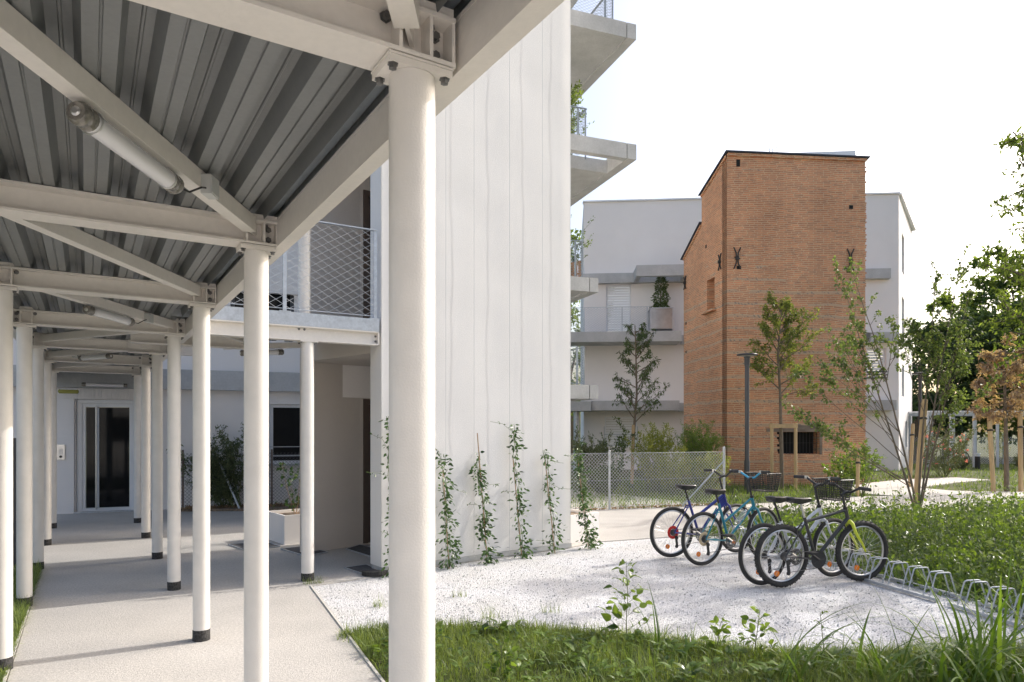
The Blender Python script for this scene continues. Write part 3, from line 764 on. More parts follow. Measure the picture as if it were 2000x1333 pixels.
# balconies on the rear block: slabs project to the right of the tall wall
def balcony(px, z_top, Yc, wid, dep, opening=False, rail_in=.75, rail_d=.55):
    cx = V((px - 1000) / F * Yc, Yc, 0)
    def k(a, d, z=0): return cx - b_ * a + c_ * d + V(0, 0, z)
    t = .36
    mb = MB(); e = .012
    if not opening:
        mb.prism([tuple(p[:2]) for p in (k(wid, .18), k(.24, .18), k(.24, dep), k(wid, dep))], z_top - t + .05, z_top - .02)
    else:
        mb.prism([tuple(p[:2]) for p in (k(wid, 1.15), k(.24, 1.15), k(.24, dep), k(wid, dep))], z_top - t + .05, z_top - .02)
        mb.prism([tuple(p[:2]) for p in (k(wid, 1.0), k(.24, 1.0), k(.24, 1.15), k(wid, 1.15))], z_top - t, z_top - .04)
    mb.prism([tuple(p[:2]) for p in (k(wid, 0), k(.24 + e * 2, 0), k(.24 + e * 2, .18), k(wid, .18))], z_top - t, z_top)
    mb.prism([tuple(p[:2]) for p in (k(.24, 0), k(0, 0), k(0, dep), k(.24, dep))], z_top - t, z_top)
    sl = mb.build('balcony_slab', M_CONC, LB, wl)
    rm = MB(); z = z_top
    h = 1.02
    rm.bar(k(wid, rail_d, z + h), k(rail_in, rail_d, z + h), .05, .02)
    rm.bar(k(rail_in, rail_d, z + h), k(rail_in, dep, z + h), .05, .02)
    rm.bar(k(wid, rail_d, z + .06), k(rail_in, rail_d, z + .06), .02, .02)
    rm.bar(k(rail_in + .22, rail_d, z), k(rail_in + .22, rail_d, z + h), .05, .035)
    rm.bar(k(rail_in + .02, rail_d, z - .2), k(rail_in + .02, rail_d, z + h), .035, .035)
    for dd in (1.4, 2.6, 3.6):
        if dd < dep: rm.bar(k(rail_in, rail_d + dd, z), k(rail_in, rail_d + dd, z + h), .04, .04)
    ro = rm.build('railing', M_RAIL, LB, wl)
    mm = MB(); mm.mesh_panel(k(wid, rail_d, z + .05), b_, wid - rail_in, h - .08, .13, .07, .0036)
    mm.mesh_panel(k(rail_in, rail_d, z + .05), c_, dep - rail_d, h - .08, .13, .07, .0036)
    mm.build('wire_mesh', M_RAIL, ro, wl)
balcony(1242.5, 11.32, 16.2, 3.6, 4.2, rail_in=.42, rail_d=.35)
balcony(1243, 8.47, 16.2, 3.6, 4.2, opening=True, rail_in=.95, rail_d=.75)
balcony(1168.5, 5.67, 17.9, 2.9, 3.0, rail_in=.30, rail_d=.30)
balcony(1168.5, 2.87, 17.9, 2.9, 3.0, rail_in=.25, rail_d=.30)
balcony(1242.5, 14.1, 16.2, 3.6, 4.2, rail_in=.42, rail_d=.35)
cs = V(1.9, 18.3, 5.67)
sc = thing('wooden_screen', 'low brown wooden slat screen on the third balcony up', 'screen', cs)
m = MB()
for i in range(9):
    p = cs - b_ * (.9 - .1 * i); m.bar(p, p + V(0, 0, .50 + .03 * ((i * 7) % 3)), .075, .022, up=c_)
m.bar(cs - b_ * .95 + V(0, 0, .2), cs - b_ * .0 + V(0, 0, .2), .02, .05)
m.build('slat', mat('weathered_pine', (.36, .20, .10), .7, var=.25, vscale=9), sc, cs)

# ------------------------------------------------------------------ unseen white building added behind the viewpoint to bounce sunlight back
OB = thing('added_facing_building', 'unseen white rendered building added behind the viewpoint to bounce sunlight towards the canopy', 'building', (-1, -15, 0))
m = MB(); hs_ = [(2.0 + 4.2 * i, 3.6 + 4.2 * i, z, z + 1.5) for i in range(6) for z in (1.0, 3.8, 6.6)]
m.wall((13, -15, 0), V(-1, 0, 0), 28, -.05, 10.5, .3, holes=hs_); m.prism([(13, -15.32), (-15, -15.32), (-15, -22), (13, -22)], -.05, 10.4); m.build('wall', M_STUCCO, OB, (-1, -15, 0))
for h in hs_:
    m = MB(); m.wall((13 - h[0] - .01, -15.2, 0), V(-1, 0, 0), 1.58, h[2] + .01, h[3] - .01, .04); m.build('window', M_GLASS, OB, (-1, -15, 0))

# ------------------------------------------------------------------ old brick tower
TW = V(6.62, 21.0, 0); TROT = radians(5.7)
tower = thing('brick_tower', 'old orange brick tower with cobble courses and a barred ground-floor opening', 'tower', TW, TROT)
HF, HS, LO1, LO2 = 10.20, 9.66, 8.70, 7.95
wT, d1, d2 = 4.50, 2.09, 3.82
mb = MB()
# front wall with opening (local: x right, y back)
def tx(px): return ((px - 1000) / F * TW.y - TW.x) / (cos(TROT) - (px - 1000) / F * sin(TROT))
ox0, ox1 = tx(1516), tx(1600)
def tz(py, px=1560): Y = TW.y + tx(px) * sin(TROT); return EYE + (HY - py) * Y / F
oz0, oz1 = tz(887), tz(844)
mb.wall((0, 0, 0), V(1, 0, 0), wT, -.05, HF - .02, .38, holes=[(ox0, ox1, oz0, oz1)])
# left wall: columns of quads with the stepped mono-pitch top
sy0, sy1, sz0, sz1 = 1.38, 1.96, 0, 0
YS = 22.7
sy0, sy1 = .98, 1.62
sz0 = EYE + (HY - 607) * 22.3 / F; sz1 = EYE + (HY - 545) * 22.3 / F
def roof(y): return HF - (HF - HS) * y / d1 if y <= d1 else LO1 - (LO1 - LO2) * (y - d1) / (d2 - d1)
def quad(y0, y1, a0, a1, c0, c1, x): mb.add([(x, y0, a0), (x, y1, a1), (x, y1, c1), (x, y0, c0)], [(0, 3, 2, 1)])
for y0, y1 in ((0, sy0), (sy1, d1)): quad(y0, y1, -.05, -.05, roof(y0) - .02, roof(y1) - .02, 0)
quad(sy0, sy1, -.05, -.05, sz0, sz0, 0); quad(sy0, sy1, sz1, sz1, roof(sy0) - .02, roof(sy1) - .02, 0)
quad(d1, d2, -.05, -.05, LO1 - .02, LO2 - .02, 0)
for y, s in ((sy0, 1), (sy1, -1)): mb.add([(0, y, sz0), (.42, y, sz0), (.42, y, sz1), (0, y, sz1)], [(0, 1, 2, 3) if s < 0 else (3, 2, 1, 0)])
mb.add([(0, sy0, sz1), (0, sy1, sz1), (.42, sy1, sz1), (.42, sy0, sz1)], [(0, 1, 2, 3)])
mb.add([(0, sy0, sz0), (0, sy1, sz0), (.42, sy1, sz0), (.42, sy0, sz0)], [(3, 2, 1, 0)])
mb.add([(wT, 0, -.05), (wT, d1, -.05), (wT, d1, HS), (wT, 0, HF)], [(0, 1, 2, 3)])
mb.add([(0, d1, LO1 - .3), (wT, d1, LO1 - .3), (wT, d1, HS), (0, d1, HS - .02)], [(0, 3, 2, 1)])
mb.add([(wT, d1, -.05), (wT, d2, -.05), (wT, d2, LO2), (wT, d1, LO1)], [(0, 1, 2, 3)])
mb.add([(0, d2, -.05), (wT, d2, -.05), (wT, d2, LO2), (0, d2, LO2)], [(0, 3, 2, 1)])
# toothed quoin bricks standing a little proud along the right-hand corner
rq = random.Random(2)
for i in range(150):
    z = .02 + i * .0665
    if z > HF - .15: break
    e = rq.choice((0, .012, .03, .045))
    if e: mb.box((wT - .05 + e / 2, .12, z + .025), (.10 + e, .246, .045))
mb.build('wall', M_BRICK, tower)
def slab(y0, y1, z0, z1, nm, ov=.09):
    m = MB(); t = .032
    vs = []
    for zz in (0, t):
        for x, y, z in ((-ov, y0, z0), (wT + ov, y0, z0), (wT + ov, y1, z1), (-ov, y1, z1)): vs.append((x, y, z + zz))
    m.add(vs, [(3, 2, 1, 0), (4, 5, 6, 7), (0, 1, 5, 4), (1, 2, 6, 5), (2, 3, 7, 6), (3, 0, 4, 7)])
    m.build(nm, M_ROOFEDGE, tower)
slab(-.12, d1 + .1, HF + .03, HS - .02, 'upper_roof'); slab(d1, d2 + .12, LO1 + .005, LO2 - .05, 'lower_roof')
m = MB()
for i in range(13): m.bar((i * .348 + .0, -.03, HF - .035), (i * .348 + .335, -.03, HF - .035), .09, .075)
m.build('brick_cornice', M_BRICK, tower)
m = MB()
m.add([(-.045, 0, HF - .10), (-.045, d1, HS - .10), (-.045, d1, HS - .03), (-.045, 0, HF - .03)], [(0, 3, 2, 1)])
m.add([(-.045, 0, HF - .10), (0, 0, HF - .10), (0, d1, HS - .10), (-.045, d1, HS - .10)], [(0, 3, 2, 1)])
m.add([(-.045, d1, LO1 - .10), (-.045, d2, LO2 - .10), (-.045, d2, LO2 - .03), (-.045, d1, LO1 - .03)], [(0, 3, 2, 1)])
m.add([(-.045, d1, LO1 - .10), (0, d1, LO1 - .10), (0, d2, LO2 - .10), (-.045, d2, LO2 - .10)], [(0, 3, 2, 1)])
m.build('side_cornice', M_BRICK, tower)
m = MB(); m.add([(.42, sy0, sz0), (.42, sy1, sz0), (.42, sy1, sz1), (.42, sy0, sz1)], [(0, 1, 2, 3)]); m.build('slit_window', M_BRICK, tower)
m = MB(); m.box((-.05, (sy0 + sy1) / 2, sz0 - .04), (.20, sy1 - sy0 + .28, .07)); m.build('window_sill', M_BRICK, tower)
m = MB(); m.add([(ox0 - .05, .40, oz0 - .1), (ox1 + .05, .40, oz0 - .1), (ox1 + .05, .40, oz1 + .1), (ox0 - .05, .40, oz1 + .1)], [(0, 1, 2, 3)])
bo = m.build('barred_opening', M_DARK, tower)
m = MB()
for i in range(13):
    x = ox0 + (ox1 - ox0) * (i + .6) / 13; m.tube([(x, .10, oz0), (x, .10, oz1)], .011, 6)
m.tube([(ox0, .10, (oz0 + oz1) / 2), (ox1, .10, (oz0 + oz1) / 2)], .008, 6)
m.build('bar_grille', M_IRON, bo)
m = MB()
m.prism([(ox0 - .32, -.02), (ox1 + .12, -.02), (ox1 + .12, .06), (ox0 - .32, .06)], oz1 + .004, [oz1 + .11, oz1 + .13, oz1 + .13, oz1 + .11])
m.prism([(ox0 + .62, -.015), (ox1 - .1, -.015), (ox1 - .1, .05), (ox0 + .62, .05)], oz1 + .12, oz1 + .21)
m.prism([(ox1 + .004, -.018), (ox1 + .09, -.018), (ox1 + .09, .05), (ox1 + .004, .05)], oz0 - .02, oz1)
m.build('lintel', mat('old_timber_lintel', (.20, .155, .12), .85, var=.3, vscale=9, stretch=(.3, 1, 1)), bo)
# broken brick edge on the left of the opening
rr = random.Random(7); m = MB()
for i in range(9):
    z = oz0 + (oz1 - oz0) * (i + .5) / 9; e = rr.uniform(.02, .16)
    m.box((ox0 + e / 2, .19, z), (e, .36, (oz1 - oz0) / 9 * .96))
m.build('broken_edge', M_BRICK, bo)
# wrought iron wall anchors and putlog holes
def anchor(px, py, face, h=.66):
    m = MB()
    if face == 'f':
        x = tx(px); z = tz(py, px); o = V(x, -.03, z); e = V(1, 0, 0)
    else:
        k = (px - 1000) / F; y = (k * TW.y - TW.x) / (-sin(TROT) - k * cos(TROT)); Y = TW.y + y * cos(TROT)
        o = V(-.03, y, EYE + (HY - py) * Y / F); e = V(0, -1, 0)
    for s in (-1, 1):
        m.tube([o + e * (s * .11) + V(0, 0, h / 2), o + e * (s * .035) + V(0, 0, h / 4), o + e * (s * .018), o + e * (s * .035) - V(0, 0, h / 4), o + e * (s * .11) - V(0, 0, h / 2)], .020, 6)
    m.box(o, (.10, .06, .10)); m.tube([o + e * -.09 + V(0, 0, .03), o + e * .09 - V(0, 0, .02)], .018, 6)
    m.build('wall_anchor', M_IRON, tower)
anchor(1439, 505, 'f'); anchor(1660, 508, 'f', .68); anchor(1407, 512, 'l', .5); anchor(1339, 553, 'l', .46)
for px, py, sx, sz in ((1441.5, 319, .12, .22), (1662, 405, .13, .12), (1443, 523, .14, .10), (1657, 529, .13, .13)):
    m = MB(); x = tx(px); m.box((x, -.001, tz(py, px)), (sx, .014, sz)); m.build('putlog_hole', M_DARK, tower)
for px, py, sz in ((1379, 482, .10), (1340, 632, .10), (1340, 688, .08)):
    k = (px - 1000) / F; y = (k * TW.y - TW.x) / (-sin(TROT) - k * cos(TROT)); Y = TW.y + y * cos(TROT)
    m = MB(); m.box((-.001, y, EYE + (HY - py) * Y / F), (.014, .10, sz)); m.build('putlog_hole', M_DARK, tower)

# ------------------------------------------------------------------ white building behind the tower
FL = V(3.16, 30.1, 0); FR = V(16.43, 29.0, 0); f_ = (FR - FL).normalized(); fn = V(-f_.y, f_.x, 0)
FB = thing('rear_apartment_building', 'white apartment building with concrete balconies standing behind the brick tower', 'building', FL)
def fq(a, d, z=0): return FL + f_ * a + fn * d + V(0, 0, z)
def fa_(px, d=0.):
    o = FL + fn * d; k = (px - 1000) / F; return (k * o.y - o.x) / (f_.x - k * f_.y)
def fz(py, px, d=0.): return EYE + (HY - py) * (FL + fn * d + f_ * fa_(px, d)).y / F
FLn = (FR - FL).length
hs = [(fa_(1184), fa_(1232), 5.84, fz(556, 1210)), (fa_(1181), fa_(1245), .95, fz(814, 1210)), (fa_(1694), fa_(1731), fz(739, 1710), fz(680, 1710))]
mb = MB(); mb.wall(FL, f_, FLn, -.05, 11.72, .3, holes=hs)
SD = V(.69, 1, 0).normalized()
sN = V(-SD.y, SD.x, 0)
side_h = [(1.3, 2.4, 8.7, 10.4), (1.3, 2.4, 5.9, 7.6), (1.3, 2.4, 3.2, 4.6), (3.0, 3.9, .9, 2.1)]
mb.wall(FR, SD, 6.6, -.05, 11.72, .3, holes=side_h)
mb.build('wall', M_STUCCO_C, FB, FL)
mb = MB(); q = [fq(.02, .02), fq(FLn - .02, .02), FR + SD * 6.58 + V(-.05, .05, 0), fq(.02, 8)]
mb.prism([tuple(p[:2]) for p in q], 11.5, 11.6); mb.build('roof', M_CONC, FB, FL)
mb = MB(); mb.bar(fq(-.04, .1, 11.75), fq(FLn + .04, .1, 11.75), .36, .06); mb.bar(FR + V(.0, .12, 11.75), FR + SD * 6.6 + V(0, 0, 11.75), .36, .06); mb.build('parapet_cap', M_ALU, FB, FL)
mb = MB(); mb.prism([tuple(p[:2]) for p in (fq(0.0, .3), fq(.3, .3), fq(.3, 8), fq(0, 8))], -.05, 11.7); mb.build('gable_wall', M_STUCCO_C, FB, FL)
mb = MB(); a = fa_(1546, 5); b2 = fa_(1671, 5)
mb.prism([tuple(p[:2]) for p in (fq(a, 5), fq(b2, 5), fq(b2, 8), fq(a, 8))], 11.6, fz(297, 1600, 5)); mb.build('roof_house', M_ALU, FB, FL)
mb = MB()
for px, py in ((1503, 290), (1509, 291), (1517, 286)):
    a = fa_(px, 6); mb.tube([fq(a + .25, 6, 11.6), fq(a, 6, fz(py, px, 6))], .02, 5)
mb.build('antenna', M_GALV, FB, FL)
for i, h in enumerate(hs):
    fr = MB()
    w = .06
    def fw(a0, a1, z0, z1, d, th, mbx): mbx.wall(fq(a0, d), f_, a1 - a0, z0, z1, th)
    for p in ((h[0] + .004, h[0] + w, h[2] + .004, h[3] - .004), (h[1] - w, h[1] - .004, h[2] + .004, h[3] - .004), (h[0] + w, h[1] - w, h[3] - w, h[3] - .004)): fw(*p, .12, .08, fr)
    wo = fr.build('window', M_ALU, FB, FL)
    sh = MB()
    if i < 3:
        n = int((h[3] - h[2]) / .11)
        for j in range(n):
            z = h[2] + (h[3] - h[2]) * j / n; sh.bar(fq(h[0] + w, .15, z + .055), fq(h[1] - w, .15, z + .055), .03, .10)
        sh.build('roller_shutter', M_ALU, wo, FL)
    else:
        fw(h[0] + .05, h[1] - .05, h[2], h[3] - .05, .17, .02, sh); sh.build('pane', M_GLASS, wo, FL)
for h in side_h:
    wo = MB()
    for p in ((h[0] + .003, h[0] + .06, h[2], h[3]), (h[1] - .06, h[1] - .003, h[2], h[3]), (h[0] + .06, h[1] - .06, h[3] - .06, h[3] - .003)): wo.wall(FR + SD * p[0] + sN * .12, SD, p[1] - p[0], p[2] + .003, p[3], .08)
    w1 = wo.build('window', M_ALU, FB, FL); pn = MB(); pn.wall(FR + SD * (h[0] + .05) + sN * .18, SD, h[1] - h[0] - .1, h[2], h[3] - .05, .02); pn.build('pane', M_GLASS, w1, FL)
# balcony slabs, bands and railings
def fslab(px0, px1, z0, z1, dep, nm='balcony_slab'):
    m = MB(); a, b2 = fa_(px0, -dep), fa_(px1, -dep)
    m.prism([tuple(p[:2]) for p in (fq(a, -dep), fq(b2, -dep), fq(b2, -.003), fq(a, -.003))], z0, z1); return m.build(nm, M_CONC, FB, FL)
fslab(1080, 1331, 5.40, 5.83, 1.35); fslab(1331, 1700, 5.42, 5.80, .25, 'concrete_band')
fslab(1105, 1155, 2.50, 2.90, 1.5); fslab(1156, 1327, 2.52, 2.93, 1.25); fslab(1327, 1470, 2.5, 2.87, .3, 'concrete_band')
fslab(1131, 1241, 8.10, 8.52, .3, 'concrete_band'); fslab(1332, 1420, 8.10, 8.5, .3, 'concrete_band')
fslab(1668, 1756, 5.40, 5.83, .25, 'concrete_band'); fslab(1640, 1751, 2.52, 2.95, .5, 'concrete_band'); fslab(1670, 1740, 8.10, 8.52, .25, 'concrete_band')
m = MB(); dp = 1.5; a, b2 = fa_(1243, -dp), fa_(1345, -dp)
m.bar(fq(a, -dp + .1, 8.33), fq(b2, -dp + .1, 8.33), .2, .46)
for s in (a + .1, b2 - .1): m.bar(fq(s, -dp + .2, 8.33), fq(s, -.004, 8.33), .2, .46)
m.bar(fq(a + .2, -.15, 8.33), fq(b2 - .2, -.15, 8.33), .28, .44)
m.build('pergola_beam', M_CONC, FB, FL)
rm = MB(); a, b2 = fa_(1082, -1.3), fa_(1270, -1.3)
for px in (1100, 1141, 1215, 1264):
    s = fa_(px, -1.3); rm.bar(fq(s, -1.3, 5.83), fq(s, -1.3, 6.86), .04, .04)
rm.bar(fq(a, -1.3, 6.86), fq(b2, -1.3, 6.86), .03, .02)
ro = rm.build('railing', M_GALV, FB, FL)
m = MB(); m.mesh_panel(fq(a, -1.3, 5.84), f_, b2 - a, 1.0, .13, .075, .0042); m.build('wire_mesh', M_GALV, ro, FL)
rm = MB(); s0, s1 = fa_(1180, -.15), fa_(1245, -.15)
for z in (1.02, 1.5): rm.bar(fq(s0, -.15, z), fq(s1, -.15, z), .03, .03)
for s in (s0, s1): rm.bar(fq(s, -.15, .95), fq(s, -.15, 1.85), .03, .03)
rm.build('window_guard', M_GALV, FB, FL)
rm = MB(); s0, s1 = fa_(1692, -.1), fa_(1733, -.1)
for z in (fz(727, 1710), fz(733, 1710), fz(739, 1710)): rm.bar(fq(s0, -.1, z), fq(s1, -.1, z), .03, .05)
rm.build('window_guard', M_DKGREY, FB, FL)
m = MB(); a = fa_(1126, -1.0); m.tube([fq(a, -1.0, 0), fq(a, -1.0, 2.5)], .13, 14); m.build('round_column', M_GALV, FB, FL, smooth=True)
# steel planter with a small conifer on the balcony
s0, s1 = fa_(1270, -1.2), fa_(1315, -1.2); pc = fq((s0 + s1) / 2, -.75, 5.83)
pl = thing('balcony_planter', 'square galvanised steel planter on the balcony behind the tower', 'planter', pc)
Mf = Matrix((f_, fn, V(0, 0, 1))).transposed()
wd = s1 - s0
m = MB(); m.box(pc + V(0, 0, .54), (wd * .94, .86, .84), Mf); m.build('box_body', M_STEELBOX, pl, pc)
m = MB()
for sx in (-1, 1):
    for sy in (-1, 1): m.bar(pc + f_ * (sx * wd * .48) + fn * (sy * .44), pc + f_ * (sx * wd * .48) + fn * (sy * .44) + V(0, 0, 1.0), .05, .05)
for sy in (-1, 1): m.bar(pc + f_ * (-wd / 2) + fn * (sy * .44) + V(0, 0, .985), pc + f_ * (wd / 2) + fn * (sy * .44) + V(0, 0, .985), .06, .04)
for sx in (-1, 1):
    for z in (.10, .985): m.bar(pc + f_ * (sx * wd * .48) - fn * .44 + V(0, 0, z), pc + f_ * (sx * wd * .48) + fn * .44 + V(0, 0, z), .05, .04)
m.build('frame', M_GALV, pl, pc)
PLANTER_TOP = pc + V(0, 0, .97)

# ------------------------------------------------------------------ vegetation builders
def rdir(r, up=0.):
    while True:
        d = Vector((r.uniform(-1, 1), r.uniform(-1, 1), r.uniform(-1, 1)))
        if .05 < d.length < 1: break
    d.normalize(); d.z += up
    return d.normalized()
def limb(mb, r, p, d, L, r0, r1, n=5, jit=.12, up=.05, sides=6):
    pts = [p.copy()]; d = d.normalized()
    for i in range(n):
        d = (d + Vector((r.uniform(-jit, jit), r.uniform(-jit, jit), r.uniform(-jit, jit) * .6 + up))).normalized()
        pts.append(pts[-1] + d * (L / n))
    mb.tube(pts, [r0 + (r1 - r0) * i / n for i in range(n + 1)], sides)
    return pts, d
def twig_leaves(lm, r, pts, k, size, droop=.3, spread=.06, asp=.5):
    for i in range(k):
        t = r.random() ** .7; j = min(int(t * (len(pts) - 1)), len(pts) - 2)
        p = pts[j].lerp(pts[j + 1], r.random()) + rdir(r) * r.random() * spread
        d = rdir(r, -droop); s = size * r.uniform(.6, 1.25)
        lm.leaf(p, d, rdir(r, .8), s, s * asp)
def branchy(tm, lm, r, p, d, L, rad, leaves, size, subs=5, sublen=.45, jit=.12, up=.05, droop=.3, asp=.5, start=.25, spread=.07):
    pts, de = limb(tm, r, p, d, L, rad, rad * .25, 6, jit, up)
    for i in range(subs):
        t = start + (1 - start) * (i + r.random()) / subs
        j = min(int(t * (len(pts) - 1)), len(pts) - 2); q = pts[j].lerp(pts[j + 1], t * (len(pts) - 1) - j)
        ax = (pts[j + 1] - pts[j]).normalized(); dd = (ax * .75 + rdir(r) * .8).normalized()
        sl = L * sublen * (1.15 - .6 * t) * r.uniform(.7, 1.2)
        tp, _ = limb(tm, r, q, dd, sl, rad * .35, rad * .12, 3, .2, up, 4)
        twig_leaves(lm, r, tp, leaves, size, droop, spread, asp)
    twig_leaves(lm, r, pts[-3:], leaves, size, droop, spread, asp)
def make_tree(name, label, cat, base, seed, trunk, trunk_r, branches, leafm, leaves, size, group=None, bark=None, **kw):
    """trunk = list of (dx, dy, z); branches = list of (z, azimuth, elevation, length)"""
    r = random.Random(seed); t = thing(name, label, cat, base, 0, group)
    tm, lm = MB(), MB()
    tp = [Vector(p) for p in trunk]
    n = len(tp)
    tm.tube(tp, [trunk_r * (1 - .75 * i / (n - 1)) for i in range(n)], 10)
    def at(z):
        for i in range(n - 1):
            if tp[i].z <= z <= tp[i + 1].z:
                return tp[i].lerp(tp[i + 1], (z - tp[i].z) / (tp[i + 1].z - tp[i].z))
        return tp[-1]
    for z, az, el, L in branches:
        d = Vector((cos(az) * cos(el), sin(az) * cos(el), sin(el)))
        branchy(tm, lm, r, at(z), d, L, trunk_r * .34, leaves, size, **kw)
    tm.build('trunk', bark or M_BARK, t); lm.build('crown', leafm, t)
    return t
def bush(name, label, base, seed, h, w, leafm, n_stem, leaves, size, cat='shrub', group=None, asp=.3, up=.12, el=(55, 85), droop=-.4, **kw):
    r = random.Random(seed); t = thing(name, label, cat, base, 0, group); tm, lm = MB(), MB()
    for i in range(n_stem):
        az = 2 * pi * (i + r.random()) / n_stem; e = radians(r.uniform(*el))
        d = Vector((cos(az) * cos(e), sin(az) * cos(e), sin(e)))
        p = Vector((cos(az) * w * .12 * r.random(), sin(az) * w * .12 * r.random(), 0))
        branchy(tm, lm, r, p, d, h * r.uniform(.75, 1.08), .012, leaves, size, asp=asp, up=up, droop=droop, start=.12, **kw)
    tm.build('stem', M_STEM, t); lm.build('foliage', leafm, t); return t
def far_tree(label, base, seed, h, lobes, leafm, n, size, cat='tree', group='trees beyond the garden', trunk_r=.3):
    r = random.Random(seed); t = thing('broadleaf_tree', label, cat, base, 0, group); tm, lm = MB(), MB()
    top = h * .75
    pts, _ = limb(tm, r, Vector((0, 0, 0)), Vector((0, 0, 1)), top, trunk_r, trunk_r * .3, 6, .05, .1, 8)
    for (lx, ly, lz, lr) in lobes:
        c = Vector((lx, ly, lz)); j = min(len(pts) - 1, max(1, int(lz / h * 6) - 1))
        tm.tube([pts[j], pts[j].lerp(c, .5) + Vector((0, 0, -.2)), c], [trunk_r * .35, trunk_r * .22, .03], 5)
        m = int(n * lr ** 2 / sum(l[3] ** 2 for l in lobes)); nc = max(8, m // 45)
        for q in range(nc):
            d = rdir(r, .15); rr = lr * r.uniform(.55, 1.08); cc = c + Vector((d.x, d.y, d.z * .85)) * rr
            cs_ = lr * r.uniform(.14, .30)
            for k in range(m // nc):
                p = cc + rdir(r) * cs_ * r.random() ** .5
                lm.leaf(p, rdir(r, -.2), rdir(r, .9), size * r.uniform(.6, 1.3), size * .6)
    tm.build('trunk', M_BARK, t); lm.build('crown', leafm, t); return t

# climbing vines on canes along the tall wall -------------------------------------------------------
def wallpar(px):
    k = (px - 1000) / F; return (k * P0.y - P0.x) / (w_.x - k * w_.y)
VG = 'young climbing vines planted along the tall white wall'
def vine(px, zt, seed, label, dense=1., long=(), lean=.0, cane=1.5):
    r = random.Random(seed); s = wallpar(px); base = P0 + w_ * s - nb * .20
    t = thing('climbing_vine', label, 'climbing plant', base, 0, VG)
    m = MB(); m.tube([V(0, 0, -.02), w_ * (-lean) + nb * .10 + V(0, 0, cane)], .0075, 6); m.build('cane', M_BAMBOO, t)
    tm, lm = MB(), MB()
    for kk in range(2):
        pts = []; ph = r.random() * 6
        N_ = 16
        for i in range(N_ + 1):
            f = i / N_; z = zt * f
            pts.append(w_ * (-lean * f + .03 * sin(ph + z * 9)) + nb * (.10 * f + .02 * cos(ph + z * 9)) + V(0, 0, z))
        tm.tube(pts, .0035, 5)
        for i in range(int(200 * dense)):
            f = r.random() ** 1.2; j = min(int(f * N_), N_ - 1); p = pts[j].lerp(pts[j + 1], r.random())
            # clumpy
            if sin(f * 17 + ph) + .6 * sin(f * 41 + ph * 2) + r.random() * 1.1 < .0: continue
            d = (w_ * r.uniform(-1, 1) - nb * r.uniform(-.1, .8) + V(0, 0, r.uniform(-.7, .5))).normalized()
            sh = r.random() ** 1.4 * .15 * (1.1 - .6 * f)
            q = p + d * sh
            lm.leaf6(q, (d + V(0, 0, -.3)), rdir(r, .3) - nb * .6, r.uniform(.035, .075), r.uniform(.02, .036), .2)
        for (zz, dx, dz) in long if kk == 0 else ():
            q = pts[min(N_, int(zz / zt * N_))]; tp = [q, q + w_ * dx * .5 - nb * .03 + V(0, 0, dz * .8), q + w_ * dx - nb * .02 + V(0, 0, dz)]
            tm.tube(tp, .0022, 4); twig_leaves(lm, r, tp, 7, .045, 0, .015, .42)
    tm.build('stem', M_STEM, t); lm.build('foliage', LF_VINE, t)
vine(752, 1.86, 1, 'climbing vine at the left end of the wall, half hidden by the nearest column', .9, ((1.5, -.25, .25), (1.2, -.28, .05), (.55, -.12, .06)))
vine(861, 1.38, 2, 'climbing vine just right of the nearest column', 1.1, ((1.3, -.1, .18), (1.2, .32, -.22)), .03, 1.2)
vine(935, 1.42, 3, 'climbing vine with a cane sticking up bare, second right of the column', 1.25, ((1.05, .3, .02), (.75, -.28, .05)), .09, 1.66)
vine(1002, 1.78, 4, 'tall thin climbing vine in the middle of the open wall', 1.0, ((1.7, -.38, .14), (.95, -.3, .0)), .08, 1.35)
vine(1066, 1.42, 5, 'sparse climbing vine with trailing shoots low on the ground', .7, ((1.0, .42, -.12), (.15, -.32, .12), (1.35, .3, -.1)), .1, 1.32)
vine(1131, 1.42, 6, 'bushy climbing vine at the right corner of the wall', 1.7, ((1.3, -.1, .55), (1.3, -.3, .1), (1.35, .1, .2)), .12, 1.3)

# foreground grass ---------------------------------------------------------------------------------
r = random.Random(11)
def grass(name, label, n, sampler, hmin, hmax, w, m, n_seg=3):
    mb = MB()
    for i in range(n):
        p = sampler()
        if p is None: continue
        x, y, z, k = p
        mb.blade((x, y, z), r.random() * 6.283, r.uniform(hmin, hmax) * k, w * r.uniform(.7, 1.3), r.uniform(.2, 1.5), n_seg)
    o = mb.build(name, m); return tag(o, label, 'grass', kind='stuff')
edge_px = [(690, 1238), (760, 1226), (850, 1224), (1050, 1228), (1200, 1240), (1400, 1262), (1600, 1280), (1800, 1275), (2000, 1268), (2200, 1262)]
edge = [G(*e) for e in edge_px]
def edgeY(x):
    for a, b in zip(edge, edge[1:]):
        if a.x <= x <= b.x: return a.y + (b.y - a.y) * (x - a.x) / (b.x - a.x)
    return edge[-1].y if x > edge[-1].x else edge[0].y
def s_front():
    y = 3.9 + 2.1 * r.random() ** .9; x = r.uniform(-1.5, 5.2)
    if y > edgeY(x) + r.gauss(0, .035) or x < -.467 * (y - 4.6) - .879 + .02: return None
    q = .5 + .3 * sin(x * 2.7 + 1.9 * sin(y * 3.1)) + .25 * sin(y * 5.3 + x * 1.7)
    if y < edgeY(x) - .45 and q < .28 and r.random() < .6: return None
    k = (.55 + .5 * q) * r.uniform(.7, 1.25)
    if 4.55 < y < 4.95 and x < .9 and r.random() < .75: k *= .45
    return x, y, -.02, k
grass('front_grass', 'long unmown grass along the near edge of the gravel', 56000, s_front, .07, .19, .0055, LF_GRASS)
